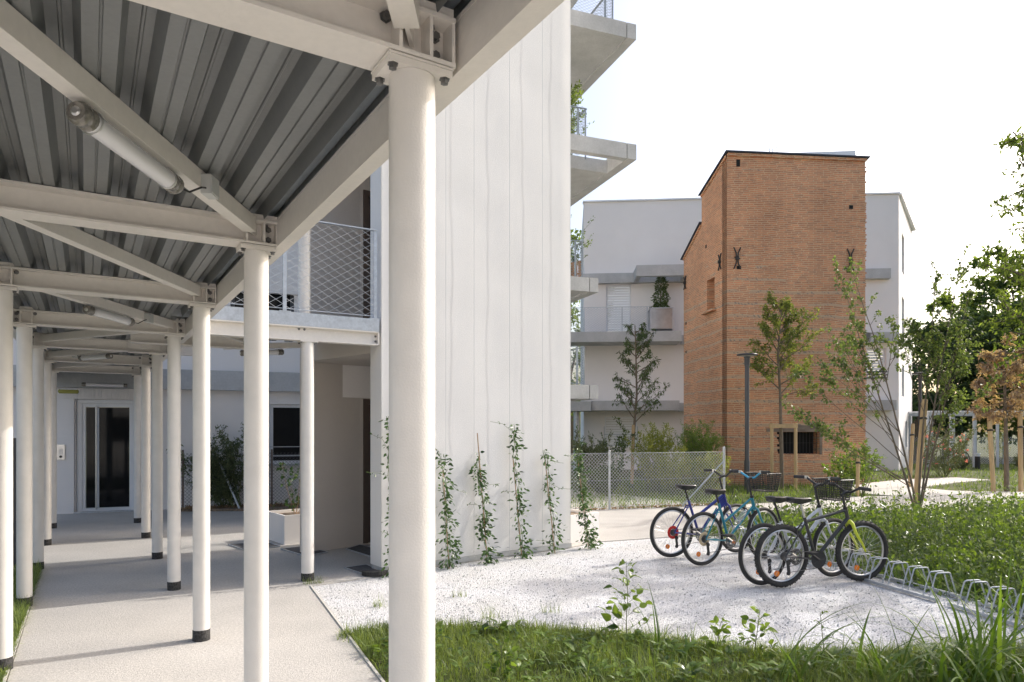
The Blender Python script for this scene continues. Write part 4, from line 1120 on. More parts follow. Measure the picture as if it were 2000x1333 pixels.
def s_long():
    y = 3.9 + 2.0 * r.random(); x = r.uniform(-1.5, 5.2); q = sin(x * 4.1 + 2 * sin(y * 3.7))
    if y > edgeY(x) - .05 or x < -.467 * (y - 4.6) - .85 or q < .1: return None
    return x, y, -.02, r.uniform(.6, 1.2)
grass('long_grass', 'paler longer grass blades standing above the front grass', 4200, s_long, .18, .34, .006, LF_LAWN, 5)
hm = MB()
for i in range(230):
    y = 4.4 + 1.4 * r.random(); x = r.uniform(-1.2, 4.6)
    if y > edgeY(x) - .02 or x < -.467 * (y - 4.6) - .8: continue
    k0 = r.uniform(.5, 1.2)
    for k in range(r.randint(5, 9)):
        a = k * 2.4 + r.random(); e = r.uniform(.15, .9)
        hm.leaf6(Vector((x + .03 * cos(a), y + .03 * sin(a), r.uniform(.02, .09))), Vector((cos(a) * cos(e), sin(a) * cos(e), sin(e))), V(0, 0, 1), r.uniform(.05, .11) * k0, r.uniform(.03, .05) * k0, .4)
tag(hm.build('rosette_herb', LF_WEED), 'low broad-leaved herbs scattered through the front grass', 'weeds', kind='stuff')
def s_edge():
    x = r.uniform(-1.42, 4.9); return x, edgeY(x) - abs(r.gauss(0, .09)) + .02, -.02, r.uniform(.5, 1.1)
grass('edge_grass', 'ragged fringe of grass spilling onto the gravel', 9000, s_edge, .07, .17, .0055, LF_GRASS)
def s_left():
    y = r.uniform(4.0, 8.3); xe = -3.54 - .6228 * (y - 4.82)
    x = xe - .02 - abs(r.gauss(0, .22))
    return x, y, -.02, (.9 if y > 5.6 else .55)
grass('side_grass', 'narrow strip of grass beside the left-hand columns', 12000, s_left, .08, .22, .006, LF_GRASS)
def s_lawn():
    y = r.uniform(14.6, 23.5); x = r.uniform(1.2, 9.5)
    if inside((x, y), [(5.9, 16.4), (9.8, 17.6), (9.4, 18.8), (14, 24), (20, 30), (20, 10), (4, 10), (4.7, 15.2)]) or x > 12: return None
    if y < 15.6 + .0 * x and x < 4.6 and y < 15.45 - (4.6 - x) * .42: return None
    return x, y, -.035, (1.0 if x < 4.6 else .85)
grass('garden_grass', 'sunlit meadow grass around the brick tower and the fenced garden', 9000, s_lawn, .10, .30, .016, LF_LAWN, 2)
def s_lawn2():
    y = r.uniform(18.6, 34); x = r.uniform(9.6, 27)
    if y < 18.9 + max(0, (13.2 - x)) * -.1: return None
    if inside((x, y), [(13.2, 18.9), (10.0, 17.6), (9.3, 18.6), (10.5, 21.2), (13.5, 23.6), (16, 24.6), (16.4, 23.4), (14.4, 22.2), (12, 20.2), (12.4, 19.2)]): return None
    return x, y, -.035, 1.
grass('far_lawn', 'sunlit lawn beyond the curving footpath', 12000, s_lawn2, .08, .2, .02, LF_LAWN, 2)
def s_tuft():
    x, y = r.choice(((-2.24, 7.52), (-2.15, 7.58), (-5.3, 7.1), (-.2, 6.2), (.35, 6.4), (-.55, 7.0), (-1.3, 6.6), (1.0, 6.3)))
    return x + r.gauss(0, .04), y + r.gauss(0, .03), -.01, 1
grass('gravel_tuft', 'small grass tufts sprouting in the gravel', 260, s_tuft, .05, .16, .004, LF_GRASS)

# weeds to the right of the bicycles -----------------------------------------------------------------
wpoly = [(4.75, 5.6), (4.5, 6.9), (4.25, 7.8), (3.9, 8.8), (3.35, 10.2), (3.1, 11.0), (3.6, 12.0), (4.4, 13.2), (5.9, 13.75), (7.6, 14.0), (9.6, 14.8), (12, 15.7), (16, 16.6), (15, 12), (9.5, 9), (6.5, 6.0), (5.4, 5.0)]
wm, wsm = MB(), MB()
r = random.Random(21); cnt = 0
def wdepth(x, y):
    m = 9
    for i in range(6):
        (x1, y1), (x2, y2) = wpoly[i], wpoly[i + 1]
        t = max(0, min(1, ((x - x1) * (x2 - x1) + (y - y1) * (y2 - y1)) / ((x2 - x1) ** 2 + (y2 - y1) ** 2)))
        m = min(m, sqrt((x - x1 - t * (x2 - x1)) ** 2 + (y - y1 - t * (y2 - y1)) ** 2))
    return m
wm2 = MB()
def patch(x, y): return .5 + .25 * sin(x * 2.1 + 1.3 * sin(y * 1.7)) + .25 * sin(y * 2.9 + x * .9)
while cnt < 3600:
    y = 5.4 + 10.5 * r.random() ** 1.25; x = r.uniform(3.0, min(13, y * .8 + 1.2))
    if not inside((x, y), wpoly): continue
    dd = wdepth(x, y); pt = patch(x, y)
    if dd < .5 and r.random() < .55: continue
    cnt += 1
    tallp = r.random() < .17
    H = (.10 + .26 * min(1, dd / .8) * (.35 + .9 * pt)) * r.uniform(.5, 1.35) * (1.0 if y < 12 else .8) + (r.uniform(.12, .42) if tallp and dd > .4 else 0)
    base = Vector((x, y, -.03)); lean = Vector((r.gauss(0, .16), r.gauss(0, .16), 1)).normalized()
    if tallp or r.random() < .15: wsm.tube([base, base + lean * H * .6 + Vector((r.gauss(0, .03), 0, 0)), base + lean * H * 1.15], [.004, .003, .0015], 3)
    far = y > 10; nl = 9 if far else 14
    k0 = r.uniform(.55, 1.2); tgt = wm2 if pt + r.gauss(0, .18) < .45 else wm
    for i in range(nl):
        f = r.uniform(.1, 1.05); p = base + lean * H * f + Vector((r.gauss(0, .05 if tallp else .08), r.gauss(0, .05 if tallp else .08), 0))
        s = r.uniform(.035, .085) * (1.25 if far else 1.) * k0
        tgt.leaf(p, rdir(r, -.05), rdir(r, .7), s, s * r.uniform(.35, .75), .15)
tag(wm2.build('weed_cover', LF_WEED2), 'patches of cooler darker herbs among the leafy weeds', 'weeds', kind='stuff')
tag(wm.build('weed_cover', LF_WEED), 'dense mass of leafy green weeds right of the bicycle rack', 'weeds', kind='stuff')
tag(wsm.build('weed_stalk', M_STEM), 'thin stalks standing among the leafy weeds', 'weeds', kind='stuff')
def s_wg():
    y = 5.4 + 8.5 * r.random() ** 1.4; x = r.uniform(3.0, y * .78 + .6)
    if not inside((x, y), wpoly): return None
    return x, y, -.03, 1. if wdepth(x, y) > .3 else .7
grass('weed_grass', 'thin grass growing between the leafy weeds', 15000, s_wg, .12, .45, .006, LF_TALL)

# single leafy weeds and tall grass clumps at the front
def weed(px, py, h, seed, label, n=10, size=.05, spread=.5):
    r = random.Random(seed); b = G(px, py); t = thing('leafy_weed', label, 'weed', b, 0, 'single weeds rising from the front grass'); tm, lm = MB(), MB()
    pts, _ = limb(tm, r, Vector((0, 0, -.02)), Vector((r.uniform(-.08, .08), 0, 1)), h, .0045, .0015, 8, .07, .04, 5)
    for i in range(n):
        f = (i + .6) / n; j = min(int(f * 8), 7); q = pts[j].lerp(pts[j + 1], f * 8 - j); az = i * 2.4 + r.random()
        d = Vector((cos(az), sin(az) * .8, .6)).normalized(); L = h * spread * (1.05 - f) * .7 + .035
        tp, _ = limb(tm, r, q, d, L, .002, .0012, 3, .15, .05, 4)
        for k in range(4 if f < .8 else 3):
            p = tp[1 + (k % 3)]; s = size * r.uniform(.7, 1.3) * (1.15 - .5 * f)
            lm.leaf6(p, (d + rdir(r) * .7), rdir(r, .9), s, s * .66, .35)
    tm.build('stem', M_STEM, t); lm.build('foliage', LF_WEED, t)
weed(1224, 1250, .66, 1, 'tallest branching weed at the front edge of the gravel, left of the bicycles', 18, .075)
weed(1398, 1272, .26, 2, 'small single-stemmed weed between the two larger front weeds', 8, .075, .3)
weed(1475, 1290, .40, 3, 'round-leaved weed below the rear wheel of the black bicycle', 13, .07)
weed(1612, 1290, .38, 4, 'thin yellow-flowered weed at the front, under the bicycle rack', 6, .03, .25)
weed(975, 1330, .28, 5, 'low broad-leaved weed at the bottom edge right of the nearest column', 14, .06, .6)
def tall(px, py, n, L, seed, label, w=.014, lean=(.35, 1.1), sp=.06, az0=None):
    r = random.Random(seed); b = G(px, py); t = thing('tall_grass_clump', label, 'grass clump', b, 0, 'tall grass clumps at the front'); m = MB()
    for i in range(n):
        az = r.random() * 6.283 if az0 is None else r.choice((az0, az0 + pi)) + r.gauss(0, .5)
        m.blade((r.gauss(0, sp), r.gauss(0, sp), -.02), az, L * r.uniform(.5, 1.15), w * r.uniform(.7, 1.3), r.uniform(*lean), 9, 2.6)
    m.build('blade', LF_TALL, t)
tall(1555, 1345, 15, .82, 1, 'arching grass clump below the black bicycle, centre of the front edge', .024, (.15, .85), .05, 0.15)
tall(1285, 1268, 7, .50, 2, 'small upright grass clump beside the tallest front weed', .017, (.1, .6), .02)
tall(1610, 1318, 12, .62, 6, 'loose clump of bent grass below the third free rack hoop', .017)
tall(1725, 1335, 26, .68, 3, 'wide clump of bent grass left of the tallest clump', .024, (.2, 1.0), .12, 0.)
tall(1940, 1345, 110, .95, 4, 'tallest dense grass clump in the bottom right corner', .028, (.25, 1.2), .18)
tall(1850, 1350, 28, .70, 5, 'grass clump at the foot of the tallest clump, on its left', .019, (.2, 1.0), .12)
tall(1335, 1282, 11, .26, 8, 'broad-bladed dock-like clump right of the tallest front weed', .045, (.4, 1.0), .05)
tall(862, 1246, 8, .24, 9, 'short grass tuft right beside the nearest column', .014, (.2, .9), .02)
# trees --------------------------------------------------------------------------------------------
rt = random.Random(3)
# staked young tree in front of the tower
tb = V((1527 - 1000) / F * 19.7, 19.7, -.03)
br = [(2.75 + 2.35 * i / 17, i * 2.4 + rt.random(), radians(rt.uniform(25, 55)), 1.15 - .55 * i / 17) for i in range(18)]
br += [(2.7, -.4, .25, 1.0), (2.9, 3.5, .5, 1.2), (4.2, .0, .55, 1.25), (4.5, .3, .6, 1.1), (3.7, -.2, .45, 1.25)]
make_tree('young_tree', 'young staked tree with a light leafy crown in front of the brick tower', 'tree', tb, 5,
          [(0, 0, 0), (-.02, 0, 1.5), (-.05, 0, 2.8), (-.12, 0, 3.9), (-.02, 0, 5.2)], .06, br, LF_TREE, 30, .085, 'young planted trees', subs=8, spread=.10)
fm = thing('tree_stake', 'pale wooden stake frame around the young tree by the tower', 'tree stake', tb, 0, 'wooden tree stakes')
for px in (1510, 1556.5):
    x = (px - 1000) / F * 19.5 - tb.x; m = MB(); m.tube([V(x, -.1, -.2), V(x, -.1, 1.93)], .045, 10); m.build('post', M_WOOD, fm)
m = MB(); xa, xb = (1506 - 1000) / F * 19.5 - tb.x, (1559 - 1000) / F * 19.5 - tb.x
m.bar(V(xa, -.16, 1.84), V(xb, -.16, 1.84), .03, .10); m.bar(V(xa, -.04, 1.84), V(xb, -.04, 1.84), .03, .10); m.build('crossbar', M_WOOD, fm)
# multi-stemmed sapling
sb = V(8.75, 14.75, -.03)
r = random.Random(9); tt = thing('multi_stem_sapling', 'tall airy sapling with many spreading stems in front of the tower corner', 'tree', sb, 0, 'young planted trees'); tm, lm = MB(), MB()
def sap_leaves(pts, k0, k1, n):
    for kk in range(n):
        f = k0 + (k1 - k0) * (kk + r.random()) / n; m_ = len(pts) - 1; j = min(int(f * m_), m_ - 1); q = pts[j].lerp(pts[j + 1], f * m_ - j)
        ax = (pts[j + 1] - pts[j]).normalized(); dd = (ax * .8 + rdir(r, .2) * .7).normalized()
        tp, _ = limb(tm, r, q, dd, r.uniform(.15, .5), .005, .0025, 3, .15, .04, 4)
        twig_leaves(lm, r, tp[1:], 16, .075, .5, .07, .75)
    twig_leaves(lm, r, pts[-2:], 40, .08, .5, .12, .75)
for ti, (a, L) in enumerate(((-13, 5.5), (-6, 5.7), (1, 5.3), (7, 5.6), (15, 5.2))):
    d = Vector((sin(radians(a)), r.uniform(-.18, .18), cos(radians(a)))).normalized()
    pts, _ = limb(tm, r, Vector((.03 * ti - .06, r.uniform(-.06, .06), 0)), d, L, .024, .004, 10, .045, .0, 6)
    sap_leaves(pts, .46, 1., 17)
    sides = ((.10, -62, 2.5), (.16, -55, 3.0), (.24, -44, 2.9), (.30, -50, 2.1), (.38, -38, 2.3), (.44, -30, 1.9), (.5, 24, 1.4), (.58, -26, 1.4)) if ti < 2 else ((.22, 36, 1.9), (.35, 26, 1.9), (.42, -22, 1.7), (.5, 20, 1.5), (.55, -30, 1.3))
    for (f, b, sl) in sides:
        q = pts[int(f * 10)]; b += r.uniform(-6, 6)
        dd = Vector((sin(radians(b)), r.uniform(-.35, .35), cos(radians(b)))).normalized()
        sp_, _ = limb(tm, r, q, dd, sl * r.uniform(.85, 1.1), .009, .003, 7, .07, .01, 5)
        sap_leaves(sp_, .35, 1., 7)
tm.build('trunk', M_BARK, tt); lm.build('crown', LF_MAPLE, tt)
def stake(pxa, pya, pxb, pyb, Y, label, rad=.05):
    a = V((pxa - 1000) / F * Y, Y, EYE + (HY - pya) * Y / F); b = V((pxb - 1000) / F * Y, Y, 0); b.z = -.15
    t = thing('tree_stake', label, 'tree stake', (b.x, b.y, 0), 0, 'wooden tree stakes'); o = V(b.x, b.y, 0)
    m = MB(); m.tube([b - o, (a - o) * .96 + (b - o) * .04, a - o], [rad, rad, rad * .8], 10); m.build('post', M_WOOD, t)
    m = MB(); q = (a - o) * .82; m.torus(q, rad * 1.15, .012, ax=(0, .2, 1), n=14, k=5, flat=2.2); m.build('tie_strap', M_BLACK, t)
stake(1806, 780, 1787, 975, 15.2, 'leaning pale stake beside the multi-stemmed sapling', .065)
stake(1783, 828, 1776, 940, 20.5, 'thin pale stake behind the multi-stemmed sapling', .05)
stake(1676, 890, 1674, 960, 17.5, 'short pale stake at the right corner of the tower', .045)
stake(1932, 815, 1941, 948, 18.8, 'pale stake left of the withered brown tree', .06)
stake(1992, 808, 1994, 945, 18.9, 'pale stake right of the withered brown tree', .06)
# young dark tree in the fenced garden
gb = V((1234 - 1000) / F * 22, 22, -.03); rt = random.Random(14)
br = [(1.95 + 2.9 * i / 23, i * 2.4 + rt.random(), radians(rt.uniform(15, 55)), 1.05 - .62 * i / 23) for i in range(24)] + [(4.0, 0.2, .9, 1.2), (2.3, .1, .6, 1.35)]
make_tree('garden_tree', 'slender dark young tree inside the fenced garden', 'tree', gb, 8, [(0, 0, 0), (.06, 0, 1.6), (.16, 0, 2.9), (.14, 0, 3.8), (.1, 0, 5.1)], .055, br, LF_DARK, 13, .13, 'young planted trees', subs=6, droop=.9, asp=.27)
stake(1237, 830, 1234, 930, 21.9, 'pale stake tied to the slender garden tree', .05)
# withered brown tree and its neighbours
wb_ = V((1966 - 1000) / F * 18.9, 18.9, -.03); rt = random.Random(19)
br = [(2.0 + 2.0 * i / 25, i * 2.4 + rt.random(), radians(rt.uniform(-30, 40)), .85 - .35 * i / 25) for i in range(26)]
make_tree('withered_tree', 'young tree with withered rust-brown leaves between two stakes', 'tree', wb_, 12, [(0, 0, 0), (-.02, 0, 1.5), (-.06, 0, 3), (-.03, 0, 4.2)], .07, br, LF_BROWN, 32, .11, 'young planted trees', subs=7, droop=.9, asp=.4, spread=.11)
# fine-leaved tree just outside the frame: its branches hang in at the top right and dapple the gravel
lb = V(10.35, 11.6, -.03); rt = random.Random(23)
br = [(2.4 + 4.6 * i / 27, i * 2.4 + rt.random(), radians(rt.uniform(5, 50)), 2.3 - .9 * i / 27) for i in range(28)] + [(3.1, pi * .98, .25, 1.9), (3.6, 2.9, .3, 2.0), (4.8, pi, .5, 2.3), (5.6, 3.0, .55, 2.1)]
make_tree('locust_tree', 'feathery light green tree at the right edge reaching above the gravel', 'tree', lb, 17, [(0, 0, 0), (.05, 0, 2), (0, .05, 4), (-.05, 0, 6), (0, 0, 7.6)], .11, br, LF_LOCUST, 40, .105, 'young planted trees', subs=8, asp=.42, spread=.12, droop=.5)
lb2 = V(8.9, 8.0, -.03); rt = random.Random(29)
br = [(1.8 + 3.6 * i / 19, i * 2.4 + rt.random(), radians(rt.uniform(10, 55)), 1.5 - .6 * i / 19) for i in range(20)]
make_tree('locust_tree', 'feathery young tree outside the right edge of the view', 'tree', lb2, 27, [(0, 0, 0), (.05, 0, 2), (0, .05, 4), (-.05, 0, 5.6)], .08, br, LF_LOCUST, 34, .10, 'young planted trees', subs=7, asp=.42, spread=.12, droop=.5)
# dense trees behind the pergola
far_tree('dark dense tree filling the gap right of the white rear building', V(25.5, 40, -.1), 41, 9, [(-.6, 0, 4.2, 3.0), (2.8, 0, 3.6, 2.8), (.9, 1, 6.9, 2.3), (5.5, 1, 4.5, 2.8), (3.4, 1, 7.6, 2.3)], LF_DARK, 11000, .34)
far_tree('tall mid-green tree rising at the right edge', V(33.0, 44, -.1), 42, 15, [(-3.2, 0, 7.2, 2.6), (-.5, 0, 9.6, 2.9), (2.4, 0, 12.2, 3.0), (4.8, 0, 9, 3.2), (1.2, 1, 6, 3.2), (5, 0, 13.5, 2.6), (-1.0, 0, 12.0, 1.9), (-3.6, 1, 9.4, 1.7), (-3.5, 0, 4, 2.6)], LF_MID, 17000, .36)
far_tree('broad tree behind the withered brown tree', V(29.5, 37, -.1), 43, 7, [(-1.6, 0, 4.0, 2.2), (1.5, 0, 4.6, 2.4), (4, .5, 4.2, 2.3), (.3, 0, 6.4, 1.6)], LF_MID, 7000, .30)
far_tree('low dark tree at the end of the long pergola', V(23.2, 39, -.1), 44, 5, [(-.3, 0, 2.2, 1.7), (1.2, 0, 2.8, 1.5)], LF_DARK, 2000, .30)
far_tree('distant tree glimpsed between the tall wall and the rear building', V(4.2, 48, -.1), 45, 14, [(-1, 0, 7, 3.0), (1, 0, 10.5, 2.6), (0, 0, 13.6, 2.0), (-.5, 0, 3.6, 2.6)], LF_MID, 3200, .34)
# shrubs of the fenced garden
def at_px(px, Y): return V((px - 1000) / F * Y, Y, -.03)
SG = 'shrubs in the fenced garden'
bush('olive_shrub', 'grey-green shrub at the left end of the fenced garden', at_px(1151, 19.5), 51, 1.45, .8, LF_OLIVE, 20, 34, .10, group=SG)
bush('broadleaf_shrub', 'small round-headed shrub on a thin stem under the rear shutter', at_px(1205, 21), 52, 1.75, .4, LF_DARK, 6, 18, .10, group=SG, asp=.5, el=(70, 88))
bush('willow_shrub', 'tall yellowish shrub in the middle of the fenced garden', at_px(1281, 18.6), 53, 1.55, .8, LF_YELLOW, 24, 34, .10, group=SG, asp=.25)
bush('willow_shrub', 'low yellow-green shrub right of the tall yellowish one', at_px(1318, 17.6), 54, 1.1, .6, LF_YELLOW, 16, 26, .09, group=SG, asp=.25)
bush('broom_shrub', 'bright green feathery shrub against the tower side', at_px(1366, 19.5), 55, 1.7, 1.1, LF_WEED, 34, 40, .10, group=SG, asp=.16, el=(60, 88))
bush('broom_shrub', 'pale leafy shrub behind the brace of the fence', at_px(1385, 17.2), 56, 1.05, .7, LF_YELLOW, 16, 24, .09, group=SG, asp=.3)
bush('dark_shrub', 'low dark shrub behind the fence at its left end', at_px(1180, 17.5), 57, .8, .8, LF_DARK, 12, 24, .10, group=SG, asp=.5, el=(35, 75))
bush('flowering_shrub', 'rounded oleander shrub with pink flowers beside the pergola', at_px(1843, 25.5), 58, 1.75, 1.4, LF_OLIVE, 16, 26, .12, asp=.25, el=(40, 85))
_fl = bpy.data.objects['flowering_shrub']; m = MB(); rf = random.Random(4)
for i in range(38):
    d = rdir(rf, .5); p = Vector((d.x * .9, d.y * .9, 1.0 + d.z * .75))
    for k in range(5): m.leaf(p, rdir(rf), rdir(rf, .5), .06, .05)
m.build('blossom', LF_PINK, _fl)
bush('corner_shrub', 'dark leafy shrub at the right foot of the tower', at_px(1655, 19.3), 59, .85, .7, LF_WEED, 10, 14, .13, asp=.4, el=(30, 75))
bush('corner_shrub', 'sprig of reddish-green shrub by the short stake at the tower corner', at_px(1683, 18.2), 60, 1.35, .5, LF_WEED, 8, 14, .10, asp=.5, el=(55, 85))
r = random.Random(61); cf = thing('balcony_conifer', 'bushy pointed evergreen growing in the balcony planter', 'shrub', PLANTER_TOP); tm, lm = MB(), MB()
tm.tube([V(0, 0, -.15), V(.02, 0, .8), V(.03, 0, 1.5)], [.03, .02, .005], 6)
for i in range(1700):
    z = 1.68 * r.random() ** 1.35; rad = (.46 * (1 - z / 1.75) ** .7 + .04) * (.75 + .35 * sin(z * 11 + 2) * .5); a = r.random() * 6.283; q = r.random() ** .5
    if r.random() < .02: rad *= 1.4
    p = V(cos(a) * rad * q + .03 * z, sin(a) * rad * q, z); lm.leaf(p, V(cos(a), sin(a), r.uniform(-.2, 1.2)), rdir(r, .6), r.uniform(.06, .12), .05)
tm.build('stem', M_BARK, cf); lm.build('foliage', LF_DARK, cf)
hp = V(1.46, 17.0, 8.47)
bush('balcony_plant', 'climbing plant on the second balcony up beside the tall wall', hp, 62, 1.9, .3, LF_MID, 6, 22, .10, asp=.45, el=(78, 89))
bush('balcony_plant', 'thin plant on the third balcony up beside the tall wall', V(1.62, 18.7, 5.67), 63, 1.9, .3, LF_MID, 5, 10, .08, asp=.45, el=(72, 86))
# low shrubs, planters and litter by the end wall
ob = G(452, 1003); ob = V(-6.05, 14.6, -.0)
r = random.Random(66); t = thing('olive_shrub', 'leaning grey-green shrub against the end wall behind the columns', 'shrub', ob); tm, lm = MB(), MB()
for i in range(22):
    a = radians(r.uniform(-42, 14)); d = Vector((sin(a), r.uniform(-.25, .1), cos(a))).normalized()
    branchy(tm, lm, r, Vector((r.uniform(-.2, .3), r.uniform(-.1, .1), 0)), d, r.uniform(1.0, 1.7), .010, 34, .085, asp=.30, up=.04, droop=-.2, start=.1, subs=8, spread=.10, sublen=.3)
tm.build('stem', M_STEM, t); lm.build('foliage', LF_OLIVE, t)
lt = MB(); lt.prism([(-6.9, 14.2), (-4.3, 14.4), (-3.6, 15.2), (-3.6, 15.55), (-6.9, 14.65)], -.02, .05)
structure('planting_bed', lt, M_SOIL, 'bed of brown leaf litter along the foot of the end wall', 'ground')
m = MB(); r = random.Random(8)
for i in range(1500):
    x = r.uniform(-6.9, -3.8); y = 14.25 + (x + 6.9) * .28 + r.random() * .4 - .12
    m.leaf(Vector((x, y, .055 + .02 * r.random())), rdir(r, -.1), rdir(r, 1.2), r.uniform(.03, .07), .03)
for i in range(1600):
    x = r.uniform(1.3, 4.9); y = 14.4 + (x - 1.3) * .33 + abs(r.gauss(0, .3)) - .1
    m.leaf(Vector((x, y, -.02 + .02 * r.random())), rdir(r, -.1), rdir(r, 1.2), r.uniform(.03, .07), .035)
tag(m.build('fallen_leaf', LF_DRY), 'dry fallen leaves along the wall bed and the fence line', 'fallen leaves', kind='stuff')
def planter(c, size, rot, label, soil=True):
    t = thing('planter', label, 'planter', c, rot, 'white box planters'); w, d, h = size
    m = MB(); th = .03
    for s in (-1, 1):
        m.box((s * (w / 2 - th / 2), 0, h / 2), (th, d, h)); m.box((0, s * (d / 2 - th / 2), h / 2), (w - 2 * th, th, h))
    m.build('box_body', M_STUCCO_C, t)
    m = MB(); m.box((0, 0, h - .07), (w - 2 * th - .004, d - 2 * th - .004, .05)); m.build('soil', M_SOIL, t)
    return t
pa_ = V(-3.32, 10.63, 0)
planter(pa_, (.75, .75, .43), radians(40), 'white box planter with a small shoot in front of the end window')
r = random.Random(77); t = thing('potted_shoot', 'sparse rose-like shoot growing in the white planter by the entrance', 'plant', pa_ + V(-.05, 0, .33)); tm, lm = MB(), MB()
for az, e, L in ((2.6, 1.2, .6), (.5, 1.1, .5), (3.6, 1.35, .9), (1.4, 1.0, .35), (0.1, 1.3, .75)):
    branchy(tm, lm, r, Vector((0, 0, 0)), Vector((cos(az) * cos(e), sin(az) * cos(e), sin(e))), L, .006, 6, .075, subs=4, asp=.6)
tm.build('stem', M_BAMBOO, t); lm.build('foliage', LF_VINE, t)
planter(V(.86, 10.60, 0), (.80, .6, .42), radians(42), 'white box planter half hidden behind the right corner of the tall wall')

# ------------------------------------------------------------------ fences, lamps, pergola and small site furniture
fA, fB_, fC = V(1.15, 14.45, 0), G(1190, 995), G(1413, 985)
fd = (fC - fB_).normalized(); fA = fB_ - fd * 1.15
fe = thing('chain_link_fence', 'galvanised chain link fence around the garden, ending at a braced post', 'fence', fA)
m = MB(); Lf = (fC - fA).length
m.mesh_panel(fA + V(0, 0, .03), fd, Lf, 1.17, .078, .078, .0036); m.build('wire_mesh', M_WIRE, fe, fA)
for z in (.05, .62, 1.2):
    m = MB(); m.tube([fA + V(0, 0, z), fC + V(0, 0, z)], .003, 5); m.build('tension_wire', M_GALV, fe, fA)
for p, h in ((fB_, 1.25), (fB_ + fd * -1.1, 1.25), (fC, 1.30)):
    m = MB(); m.tube([p + V(0, -.03, -.1), p + V(0, -.03, h)], .024 if p != fC else .03, 10); m.lathe(p + V(0, -.03, h), [(.027, 0), (.02, .015), (0, .02)], 10); m.build('post', M_GALV, fe, fA, smooth=True)
m = MB(); m.tube([fC + V(0, -.04, 1.0), fC - fd * 1.15 + V(0, -.04, -.02)], .017, 8); m.build('brace', M_GALV, fe, fA, smooth=True)
# dark wire fence in front of the end wall
f0 = V(-6.95, 14.35, 0); f1 = V(-3.55, 15.25, 0); f2 = (f1 - f0).normalized()
fe = thing('garden_fence', 'low dark wire mesh fence in front of the end wall', 'fence', f0)
m = MB(); m.mesh_panel(f0 + V(0, 0, .03), f2, 3.5, 1.18, .075, .075, .0028); m.build('wire_mesh', M_DKGREY, fe, f0)
for a in (0.03, 1.8, 3.48):
    m = MB(); m.tube([f0 + f2 * a, f0 + f2 * a + V(0, 0, 1.28)], .02, 8); m.build('post', M_BROWN, fe, f0)
m = MB(); a = A(430, 905, 14.5); b = V(-5.72, 14.35, 0.02); m.tube([a, b], .022, 8); m.build('brace', M_GALV, fe, f0)
# dark fence panel beyond the left-hand columns
g0 = V(-6.13, 8.42, 0); g1 = V(-7.3, 10.3, 0); gd_ = (g1 - g0).normalized()
fe = thing('garden_fence', 'dark wire fence panel at the far left beyond the columns', 'fence', g0)
m = MB(); m.mesh_panel(g0 + V(0, 0, .03), gd_, 2.2, 1.5, .06, .06, .003); m.build('wire_mesh', M_DKGREY, fe, g0)
m = MB(); m.bar(g0 + V(0, 0, 0), g0 + V(0, 0, 1.6), .05, .05, up=gd_); m.bar(g1 + V(0, 0, 0), g1 + V(0, 0, 1.6), .05, .05, up=gd_); m.build('post', M_DKGREY, fe, g0)
def lamp_post(b, h, label):
    t = thing('street_lamp', label, 'street lamp', b, 0, 'anthracite path lamps')
    m = MB(); m.lathe((0, 0, -.05), [(.075, 0), (.075, .9), (.060, 1.0), (.060, h - .25)], 20); m.build('pole', M_DKGREY, t, smooth=True)
    m = MB(); m.lathe((0, 0, h - .32), [(.072, 0), (.072, .20), (.10, .25)], 16); m.build('neck', M_DKGREY, t, smooth=True)
    m = MB(); m.lathe((0, 0, h - .07), [(.10, 0), (.265, .025), (.275, .045), (.265, .065), (.05, .09), (0, .09)], 28); hd = m.build('lamp_head', M_DKGREY, t, smooth=True)
    m = MB(); m.lathe((0, 0, h - .062), [(.23, 0.002), (.1, -.012), (0, -.012)], 24); m.build('diffuser', M_LAMPTUBE, hd, smooth=True)
lamp_post(at_px(1459, 18.6), 3.80, 'dark lamp post with a flat round head in front of the brick tower')
lamp_post(at_px(1797, 25.4), 3.86, 'dark lamp post behind the multi-stemmed sapling')
# shelter with steel posts
pg0 = V((1812 - 1000) / F * 31, 31, 0); pg1 = pg0 + V(8.6, -.4, 0); pgd = (pg1 - pg0).normalized(); pgn = V(-pgd.y, pgd.x, 0)
pgo = thing('steel_pergola', 'long galvanised steel pergola in front of the dark trees', 'pergola', pg0)
for i in range(9):
    for d in (0, 1.9):
        p = pg0 + pgd * (1.02 * i + .2 * (d > 0)) + pgn * d; m = MB(); m.bar(p, p + V(0, 0, 2.36), .09, .09, up=pgd); m.build('post', M_PERG, pgo, pg0)
for d in (0, 1.9):
    m = MB(); m.bar(pg0 + pgn * d + V(0, 0, 2.43), pg1 + pgn * d + V(0, 0, 2.43), .08, .14); m.build('beam', M_PERG, pgo, pg0)
m = MB()
for i in range(44): p = pg0 + pgd * (.2 * i) + V(0, 0, 2.54); m.bar(p - pgn * .25, p + pgn * 2.15, .09, .05)
m.build('roof_lattice', M_PERG, pgo, pg0)
pf = pg0 + pgn * 3.2
fe = thing('chain_link_fence', 'distant wire fence behind the pergola', 'fence', pf)
m = MB(); m.mesh_panel(pf, pgd, 9.5, 1.35, .12, .12, .006); m.build('wire_mesh', M_GALV, fe, pf)
for i in range(6):
    m = MB(); m.bar(pf + pgd * 1.8 * i, pf + pgd * 1.8 * i + V(0, 0, 1.5), .05, .05, up=pgd); m.build('post', M_GALV, fe, pf)
bp_ = at_px(1909, 30.2)
bl = thing('bollard_light', 'short black bollard light with a pale cap in front of the pergola', 'bollard light', bp_)
m = MB(); m.lathe((0, 0, 0), [(.11, 0), (.11, .56)], 16); m.build('post', M_BLACK, bl, smooth=True)
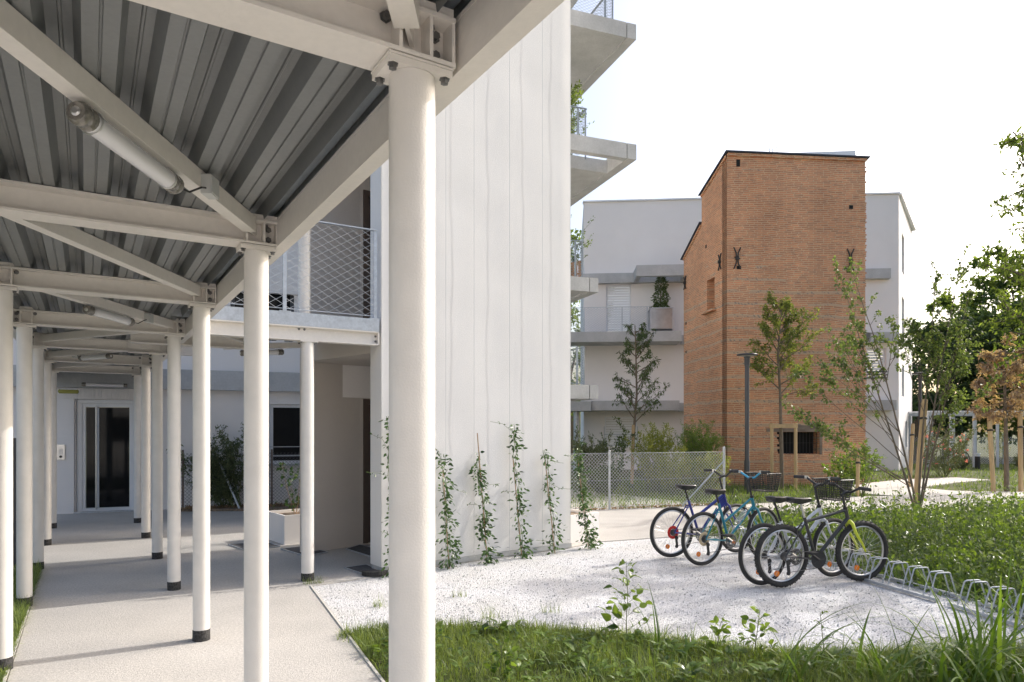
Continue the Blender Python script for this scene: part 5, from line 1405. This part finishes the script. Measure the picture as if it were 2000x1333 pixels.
m = MB(); m.lathe((0, 0, .56), [(.095, 0), (.095, .09), (.125, .095), (.125, .13), (0, .135)], 16); m.build('lamp_head', M_ALU, bl, smooth=True)
bush('border_shrub', 'low silvery planting along the foot of the pergola, left part', V(19.6, 29.9, -.03), 71, .55, 1.2, LF_OLIVE, 22, 16, .09, el=(12, 75), group='border plants at the pergola')
bush('border_shrub', 'low silvery planting along the foot of the pergola, right part', V(22.4, 29.8, -.03), 72, .6, 1.2, LF_OLIVE, 22, 16, .09, el=(12, 75), group='border plants at the pergola')
bush('slender_shrub', 'slim yellowish shrub standing among the pergola posts', V(23.0, 32.4, -.03), 73, 2.0, .4, LF_YELLOW, 8, 20, .10, el=(75, 88), group='border plants at the pergola')

# door mats, gratings and a rubber wedge on the pavement
def flat(px_pts, label, nm='door_mat', z=.004, m_=M_MATT, h=.012):
    pts = [G(*p) for p in px_pts]; c = sum(pts, V(0, 0, 0)) / len(pts)
    t = thing(nm, label, 'mat', c, 0, 'dark mats and gratings on the pavement')
    m = MB(); m.prism([(p.x - c.x, p.y - c.y) for p in pts], z, z + h); m.build('mat_surface', m_, t)
    m = MB(); n = len(pts)
    for i in range(n): m.bar(pts[i] - c + V(0, 0, z + h * .6), pts[(i + 1) % n] - c + V(0, 0, z + h * .6), .018, h * 1.1)
    m.build('mat_rim', M_GALV, t)
flat([(446, 1065), (520, 1060), (547, 1069), (474, 1075)], 'dark grating in the pavement left of the white planter', 'floor_grating')
flat([(549, 1074), (590, 1069), (640, 1080), (598, 1088)], 'dark mat behind the side entrance column')
flat([(676, 1074), (703, 1066), (760, 1080), (728, 1090)], 'dark mat before the bronze entrance door')
flat([(673, 1111), (716, 1105), (741, 1116), (712, 1124)], 'dark mat at the foot of the tall wall corner')
wp = G(728, 1124); rwg = thing('rubber_ramp', 'black ribbed half-round rubber piece at the corner of the tall wall', 'rubber ramp', wp)
m = MB(); pts = [(-.14, .06), (.16, .10), (.14, .0), (.08, -.07), (0, -.09), (-.08, -.06), (-.13, 0)]; m.prism(pts, 0., .045)
for i in range(9):
    a = -2.6 + i * .26; m.box((.13 * cos(a), .11 * sin(a) + .03, .028), (.016, .03, .05), Matrix.Rotation(a, 3, 'Z'))
m.build('ramp_body', M_RUBBER, rwg)

# ------------------------------------------------------------------ bicycles
def paint(n, c, r=.3): return mat(n, c, r, 0., var=.04, coat=.4)
PAINTS = dict(black=paint('satin_black_paint', (.03, .03, .032), .42), lime=paint('lime_yellow_paint', (.55, .62, .03)),
              white=paint('white_paint', (.66, .68, .72)), teal=paint('teal_paint', (.015, .22, .30)), blue=paint('royal_blue_paint', (.025, .04, .25)),
              red=paint('red_paint', (.65, .03, .03)), sky=paint('light_blue_paint', (.05, .38, .62)))
def bicycle(name, label, pos, ang, style, frame_c, fork_c, Rw=.335, knob=False, bar_c=None, basket=False, rise=.0, disc=None, bottle=False, steer=0., lower=False):
    t = thing(name, label, 'bicycle', (pos[0], pos[1], 0), ang, 'bicycles parked in the rack')
    wb = 1.06
    rh, fh = V(0, 0, Rw), V(wb, 0, Rw); bb = V(.435, 0, .285)
    tr_ = .029 if knob else .0235
    hb_, ht_ = V(.872, 0, .70), V(.835, 0, .825)
    ss = {'mtb': V(.300, 0, .715), 'mixte': V(.275, 0, .74), 'step': V(.275, 0, .72), 'swoop': V(.27, 0, .66)}[style]
    def wheel(c, rear):
        w = MB(); w.torus(c, Rw - tr_, tr_, n=56, k=10)
        if knob:
            for i in range(64):
                a = 2 * pi * i / 64; d = V(cos(a), 0, sin(a)); M = Matrix((d.cross(V(0, 1, 0)), V(0, 1, 0), d)).transposed()
                for y in (-.016, 0., .016):
                    if (i + (y == 0)) % 2: w.box(c + d * (Rw + (.001 if y == 0 else -.005)) + V(0, y, 0), (.012, .012, .010), M)
        wo = w.build('wheel', M_RUBBER, t, smooth=not knob)
        m = MB(); m.torus(c, Rw - tr_ * 2 - .006, .0105, n=56, k=8, flat=1.15); m.build('rim', M_CHROME, wo, smooth=True)
        m = MB()
        for i in range(32):
            a = 2 * pi * i / 32; s = 1 if i % 2 else -1; a2 = a + (.55 if (i // 2) % 2 else -.55)
            m.tube([c + V(.022 * cos(a2), .026 * s, .022 * sin(a2)), c + V((Rw - 2 * tr_ - .01) * cos(a), 0, (Rw - 2 * tr_ - .01) * sin(a))], .0013, 4, cap=False)
        m.build('spoke', M_SPOKE, wo)
        m = MB(); m.lathe(c - V(0, .055, 0), [(.008, 0), (.008, .02), (.026, .028), (.026, .032), (.014, .036), (.014, .074), (.026, .078), (.026, .082), (.008, .09), (.008, .11)], 14, ax=(0, 1, 0)); m.build('hub', M_CHROME, wo, smooth=True)
        m = MB(); q = c + V(.20 * cos(-1.9), 0, .20 * sin(-1.9)); m.lathe(q - V(0, .006, 0), [(.0, 0), (.032, .001), (.032, .011), (0, .012)], 12, ax=(0, 1, 0)); m.build('reflector', M_ORANGE, wo)
        if rear:
            m = MB()
            for i, rr_ in enumerate((.046, .042, .037, .032, .027, .023)):
                m.lathe(c - V(0, .034 + .0055 * i, 0), [(.01, 0), (rr_, 0), (rr_, .0022), (.01, .0022)], 22, ax=(0, 1, 0))
            m.build('cassette', M_BOLT, wo)
            if disc:
                m = MB(); m.torus(c - V(0, .030, 0), .068, .020, n=28, k=8, flat=.2); m.build('spoke_guard', disc, wo, smooth=True)
        return wo
    wheel(rh, True)
    P = PAINTS[frame_c]; f = MB(); T = f.tube
    seat_top = ss + (ss - bb).normalized() * .03
    T([bb, seat_top], .0175, 12)
    if style == 'mtb':
        T([ht_ - V(0, 0, .02), ss - V(0, 0, .02)], .0175, 12); T([hb_ + V(0, 0, .02), bb], .0215, 12)
    elif style == 'mixte':
        T([ht_ - V(0, 0, .015), bb.lerp(ss, .52)], .0145, 12); T([hb_ + V(0, 0, .015), bb.lerp(ss, .04)], .0155, 12)
    elif style == 'step':
        T([ht_ - V(0, 0, .02), bb.lerp(ss, .50)], .0205, 12); T([hb_ + V(0, 0, .0), V(.60, 0, .49), bb], .0175, 12); f.box(hb_ * .55 + ht_ * .45 + V(-.05, 0, -.045), (.10, .012, .09), Matrix.Rotation(-.5, 3, 'Y'))
    else:
        T([ht_ - V(0, 0, .03), V(.70, 0, .72), V(.56, 0, .615), V(.43, 0, .575), bb.lerp(ss, .74)], .0185, 12); T([hb_ + V(0, 0, .02), bb], .0225, 12)
    T([hb_, ht_], .021, 12)
    for y in (-1, 1):
        T([rh + V(0, .062 * y, 0), V(.30, .036 * y, .30), bb + V(-.03, .025 * y, 0)], .0095, 8)
        T([rh + V(0, .062 * y, 0), ss + V(-.02, .022 * y, -.03)], .0085, 8)
    T([bb - V(0, .036, 0), bb + V(0, .036, 0)], .022, 12); T([V(.245, -.03, .655), V(.245, .03, .655)], .008, 8)
    fo = f.build('frame', P, t, smooth=True)
    if style == 'swoop':
        cu = bpy.data.curves.new('lettering', 'FONT'); cu.body = "B'TWIN"; cu.size = .068; cu.extrude = .0015; cu.shear = .2
        tmp = bpy.data.objects.new('tmp', cu); COL.objects.link(tmp); bpy.context.view_layer.update()
        lm_ = bpy.data.meshes.new_from_object(tmp.evaluated_get(bpy.context.evaluated_depsgraph_get())); bpy.data.objects.remove(tmp)
        lm_.materials.clear(); lm_.materials.append(M_BLACK); lo = bpy.data.objects.new('lettering', lm_); COL.objects.link(lo); lo.parent = fo
        dt = (hb_ + V(0, 0, .02) - bb).normalized(); up = V(-dt.z, 0, dt.x)
        lo.matrix_local = Matrix.Translation(bb + dt * .15 + V(0, -.0255, 0) - up * .022) @ Matrix((dt, up, V(0, -1, 0))).transposed().to_4x4()
    # steering group
    Ms = Matrix.Translation(hb_) @ Matrix.Rotation(steer, 4, (ht_ - hb_).normalized()) @ Matrix.Translation(-hb_)
    def st(mb):
        mb.v = [tuple(Ms @ Vector(p)) for p in mb.v]; return mb
    n_before = set(t.children)
    m = MB(); cr = hb_ - (ht_ - hb_).normalized() * .03
    fr_ = .0155 if knob else .0125
    for y in (-1, 1):
        m.tube([cr + V(0, .018 * y, .012), cr + V(.012, .050 * y, -.018), cr + V(.05, .056 * y, -.12), fh + V(-.045, .056 * y, .09), fh + V(0, .056 * y, 0)], [fr_ * 1.25, fr_ * 1.25, fr_ * 1.1, fr_ * .85, fr_ * .7], 10)
    m.lathe(cr, [(.02, -.02), (.025, 0), (.021, .03)], 12, ax=(ht_ - hb_)); st(m).build('fork', PAINTS[fork_c], t, smooth=True)
    wf_ = wheel(fh, False)
    wf_.matrix_local = Ms
    sa = (ht_ - hb_).normalized(); stop = ht_ + sa * (.10 + rise)
    bar_o = stop + V(.075, 0, .03)
    m = MB(); m.tube([ht_ + sa * .0, stop, stop + V(.03, 0, .02), bar_o], [.0145, .0145, .016, .018], 10); m.lathe(ht_, [(.024, -.01), (.024, .015), (.016, .02)], 12, ax=sa)
    st(m).build('stem', M_BLACK, t, smooth=True)
    m = MB(); rz = .045 + rise * .25
    bw = 1.18 if style == 'mtb' else 1.03; sw = .012 if style == 'mtb' else .05
    bp = [bar_o + V(0, y, 0) if abs(y) < .06 else bar_o + V(-sw * (abs(y) - .05) / .25, y, rz * min(1, (abs(y) - .05) / .10)) for y in (-.29 * bw, -.16 * bw, -.05, .05, .16 * bw, .29 * bw)]
    m.tube(bp, .0135, 10); hbar = st(m).build('handlebar', PAINTS[bar_c] if bar_c else M_BLACK, t, smooth=True)
    for s in (0, 5):
        e = bp[s]; i = bp[1 if s == 0 else 4]; d = (e - i).normalized()
        m = MB(); m.tube([e - d * .12, e + d * .01], .0195, 10); st(m).build('grip', M_BLACK, hbar, smooth=True)
        m = MB(); q = e - d * .14; m.box(q, (.03, .03, .035)); m.tube([q, q + V(.04, 0, -.005), q + V(.055, 0, -.02) + d * .10], .006, 6); st(m).build('brake_lever', M_CHROME if style != 'mtb' else M_BLACK, hbar, smooth=True)
    m = MB()
    for s, e in ((-.12, hb_ + V(.03, 0, -.05)), (.12, V(.5, 0, .62) if style == 'mtb' else bb.lerp(ss, .8)), (.10, hb_ + V(.0, .02, .03))):
        q = bar_o + V(0, s, rz); m.tube([q, q + V(.09, 0, -.06), q.lerp(e, .55) + V(.09, 0, .0), e], .0028, 5)
    m.build('brake_cable', M_BLACK, t)
    m = MB()
    for hp_, y in ((hb_ + V(.045, 0, -.075), 1), (V(.165, 0, .585), 1)):
        for y in (-1, 1): m.tube([hp_ + V(0, .045 * y, -.04), hp_ + V(.0, .035 * y, .045), hp_ + V(0, 0, .055)], .0065, 6)
    m.build('brake', M_BLACK, t, smooth=True)
    # seat
    sd_ = (ss - bb).normalized(); sp = V(.215, 0, .915 if not lower else .90)
    m = MB(); m.tube([seat_top - sd_ * .05, seat_top + sd_ * (.91 - seat_top.z) / sd_.z], .0125, 10); m.build('seat_post', M_CHROME if style in ('mtb',) else M_BLACK, t, smooth=True)
    m = MB(); rows = []
    for (x, hw, z, th) in ((-.135, .055, .955, .028), (-.12, .078, .965, .05), (-.06, .080, .962, .062), (.0, .055, .955, .056), (.06, .030, .952, .048), (.12, .022, .953, .040), (.155, .010, .948, .022)):
        x0 = sp.x + .01; z += sp.z - .915
        rows.append([V(x0 + x, hw * c, z + (.006 if abs(c) < .6 else -.004) - (th * (k > 4))) for k, c in enumerate((-1, -.5, 0, .5, 1, .8, 0, -.8))])
    vs = [p for row in rows for p in row]; n8 = 8
    fs = [(i * n8 + j, i * n8 + (j + 1) % n8, (i + 1) * n8 + (j + 1) % n8, (i + 1) * n8 + j) for i in range(len(rows) - 1) for j in range(n8)]
    fs += [tuple(reversed(range(n8))), tuple(range((len(rows) - 1) * n8, len(rows) * n8))]
    m.add(vs, fs); so = m.build('saddle', M_BLACK, t, smooth=True)
    m = MB()
    for y in (-.022, .022): m.tube([V(sp.x - .09, y, sp.z + .005), V(sp.x - .03, y, sp.z - .008), V(sp.x + .06, y, sp.z - .006), V(sp.x + .12, y * .4, sp.z + .02)], .0035, 6)
    m.build('saddle_rail', M_CHROME, so)
    # drivetrain (right side = -y)
    m = MB(); c = bb - V(0, .048, 0)
    big = .092
    m.torus(c, big - .012, .012, n=36, k=6, flat=.25); m.torus(c, big - .04, .008, n=30, k=6, flat=.3)
    for i in range(5): a = i * 1.2566; m.tube([c, c + V(cos(a) * (big - .02), 0, sin(a) * (big - .02))], .007, 6)
    if style == 'mtb': m.lathe(c - V(0, .006, 0), [(.0, 0), (big * 1.05, .002), (big * 1.05, .006), (0, .008)], 30, ax=(0, 1, 0))
    co = m.build('crankset', M_BLACK if style == 'mtb' else M_BOLT, t, smooth=True)
    for s, a in ((-1, 2.6), (1, 2.6 + pi)):
        e = bb + V(cos(a) * .17, s * .075, sin(a) * .17); m = MB(); m.tube([bb + V(0, s * .058, 0), e - V(0, 0, 0)], [.013, .010], 8); m.build('crank_arm', M_CHROME if style != 'mtb' else M_BLACK, co, smooth=True)
        m = MB(); m.box(e + V(0, s * .055, 0), (.085, .085, .022)); m.tube([e, e + V(0, s * .10, 0)], .006, 6); m.build('pedal', M_BLACK, co)
    m = MB(); y = -.048
    m.tube([V(bb.x, y, bb.z + big), V(rh.x, y, rh.z + .040)], .0042, 5); m.tube([V(bb.x, y, bb.z - big), V(rh.x + .055, y, rh.z - .175), V(rh.x + .03, y, rh.z - .18), V(rh.x + .045, y, rh.z - .07), V(rh.x, y, rh.z - .03)], .0042, 5); m.build('chain', M_BOLT, t)
    m = MB(); q = V(rh.x + .02, -.066, rh.z - .04); m.bar(q, q + V(.018, 0, -.13), .014, .03, up=(1, 0, 0))
    for z in (-.03, -.14): m.lathe(q + V(.012, -.006, z), [(.0, 0), (.024, .001), (.024, .009), (0, .01)], 12, ax=(0, 1, 0))
    m.build('derailleur', M_BLACK, t)
    if basket:
        bc = bar_o + V(.20, 0, .0); m = MB(); w, d, h = .36, .26, .23; top = .055
        def corner(sx, sy, z): k = .82 + .18 * (z + h) / h; return bc + V(sx * d / 2 * k, sy * w / 2 * k, z + top)
        for j in range(10):
            z = -h * j / 9; rad = .006 if j in (0, 9) else .0036
            ring = [corner(-1, -1, z), corner(1, -1, z), corner(1, 1, z), corner(-1, 1, z), corner(-1, -1, z)]
            for a, b in zip(ring, ring[1:]): m.tube([a, b], rad, 4)
        for i in range(12):
            f_i = -1 + 2 * (i + .5) / 12
            for s in (-1, 1):
                m.tube([corner(s, f_i, 0), corner(s, f_i, -h)], .0036, 3); m.tube([corner(f_i, s, 0), corner(f_i, s, -h)], .0036, 3)
            m.tube([corner(-1, f_i, -h), corner(1, f_i, -h)], .0024, 3)
        m.tube([bar_o + V(0, .05, .01), bc + V(-d / 2, .05, .0)], .006, 6); m.tube([bar_o + V(0, -.05, .01), bc + V(-d / 2, -.05, .0)], .006, 6)
        m.build('basket', M_BLACK, t)
    if bottle:
        a = bb.lerp(hb_, .38) + V(-.03, 0, .055); d = (hb_ - bb).normalized()
        b_t = thing('water_bottle', 'clear plastic water bottle held in the teal bicycle frame', 'bottle', t.matrix_basis @ a)
        b_t.rotation_euler = (0, 0, ang)
        m = MB(); m.lathe((0, 0, 0), [(0, 0), (.033, .003), (.036, .01), (.036, .06), (.033, .065), (.036, .07), (.036, .16), (.03, .185), (.014, .205), (.014, .22)], 18, ax=d); m.build('bottle_body', M_PET, b_t, smooth=True)
        m = MB(); m.lathe(d * .216, [(.016, 0), (.016, .016), (0, .018)], 14, ax=d); m.build('cap', M_ALU, b_t)
    return t
M_PET, _nt, _b = newmat('clear_pet'); _b.inputs['Base Color'].default_value = (.86, .92, .93, 1); _b.inputs['Transmission Weight'].default_value = .85; _b.inputs['Roughness'].default_value = .06; _b.inputs['IOR'].default_value = 1.2
def face(p, q): return atan2(q.y - p.y, q.x - p.x)
kb, kf = G(1527, 1147), G(1696, 1134)
bpy.context.view_layer.update()
bicycle('bicycle', 'black mountain bike with a lime yellow fork, nearest in the rack', kb, face(kb, kf), 'mtb', 'black', 'lime', .340, True, None, False, .06, steer=-.06)
kb, kf = G(1490, 1143), G(1643, 1125)
bicycle('bicycle', 'white bike with a curved top tube and a black front basket', kb, face(kb, kf), 'swoop', 'white', 'white', .340, False, None, True, .13, steer=.05)
kb, kf = G(1372, 1105), G(1519, 1088)
bicycle('bicycle', 'teal low-step bike with a water bottle and a front basket', kb, face(kb, kf), 'mixte', 'teal', 'teal', .338, False, 'sky', True, .13, M_CREAMDISC, True, steer=.12, lower=True)
kb, kf = G(1312, 1089), G(1453, 1078)
bicycle('bicycle', 'royal blue low-step bike, farthest in the rack', kb, face(kb, kf), 'step', 'blue', 'blue', .338, False, None, False, .12, M_RED, steer=.15)
rb = at_px(1852, 31.8); rbk = bicycle('bicycle', 'bright red bicycle parked far off by the pergola', V(rb.x, rb.y, 0), .35, 'mtb', 'red', 'red', .335); rbk['group'] = 'bicycle at the pergola'
# ------------------------------------------------------------------ bicycle rack
def rack(p, q, label, n):
    d = (q - p).normalized(); nn = V(d.y, -d.x, 0) if V(d.y, -d.x, 0).x > 0 else V(-d.y, d.x, 0)
    t = thing('bicycle_rack', label, 'bicycle rack', p, 0, 'low hoop bicycle racks in a row'); L = (q - p).length; w = .34
    for s in (0, w):
        m = MB(); m.bar(nn * s + V(0, 0, .016), d * L + nn * s + V(0, 0, .016), .04, .03); m.build('base_rail', M_GALV, t)
    for i in range(n):
        a = L * (i + .5) / n
        for e in (-.038, .038):
            o = d * (a + e); m = MB()
            m.tube([o + V(0, 0, .02), o + nn * .075 + V(0, 0, .235), o + nn * .085 + V(0, 0, .25), o + nn * .105 + V(0, 0, .256), o + nn * (w - .105) + V(0, 0, .256), o + nn * (w - .085) + V(0, 0, .25), o + nn * (w - .075) + V(0, 0, .235), o + nn * w + V(0, 0, .02)], .0075, 8)
            m.build('hoop', M_GALV, t, smooth=True)
rack(V(4.50, 5.25, 0), V(4.235, 6.62, 0), 'nearest hoop rack, standing empty at the right edge', 5)
rack(V(4.215, 6.76, 0), V(3.80, 8.30, 0), 'middle hoop rack holding the black and white bikes', 6)
rack(V(3.76, 8.44, 0), V(3.16, 10.3, 0), 'farthest hoop rack holding the teal and blue bikes', 7)
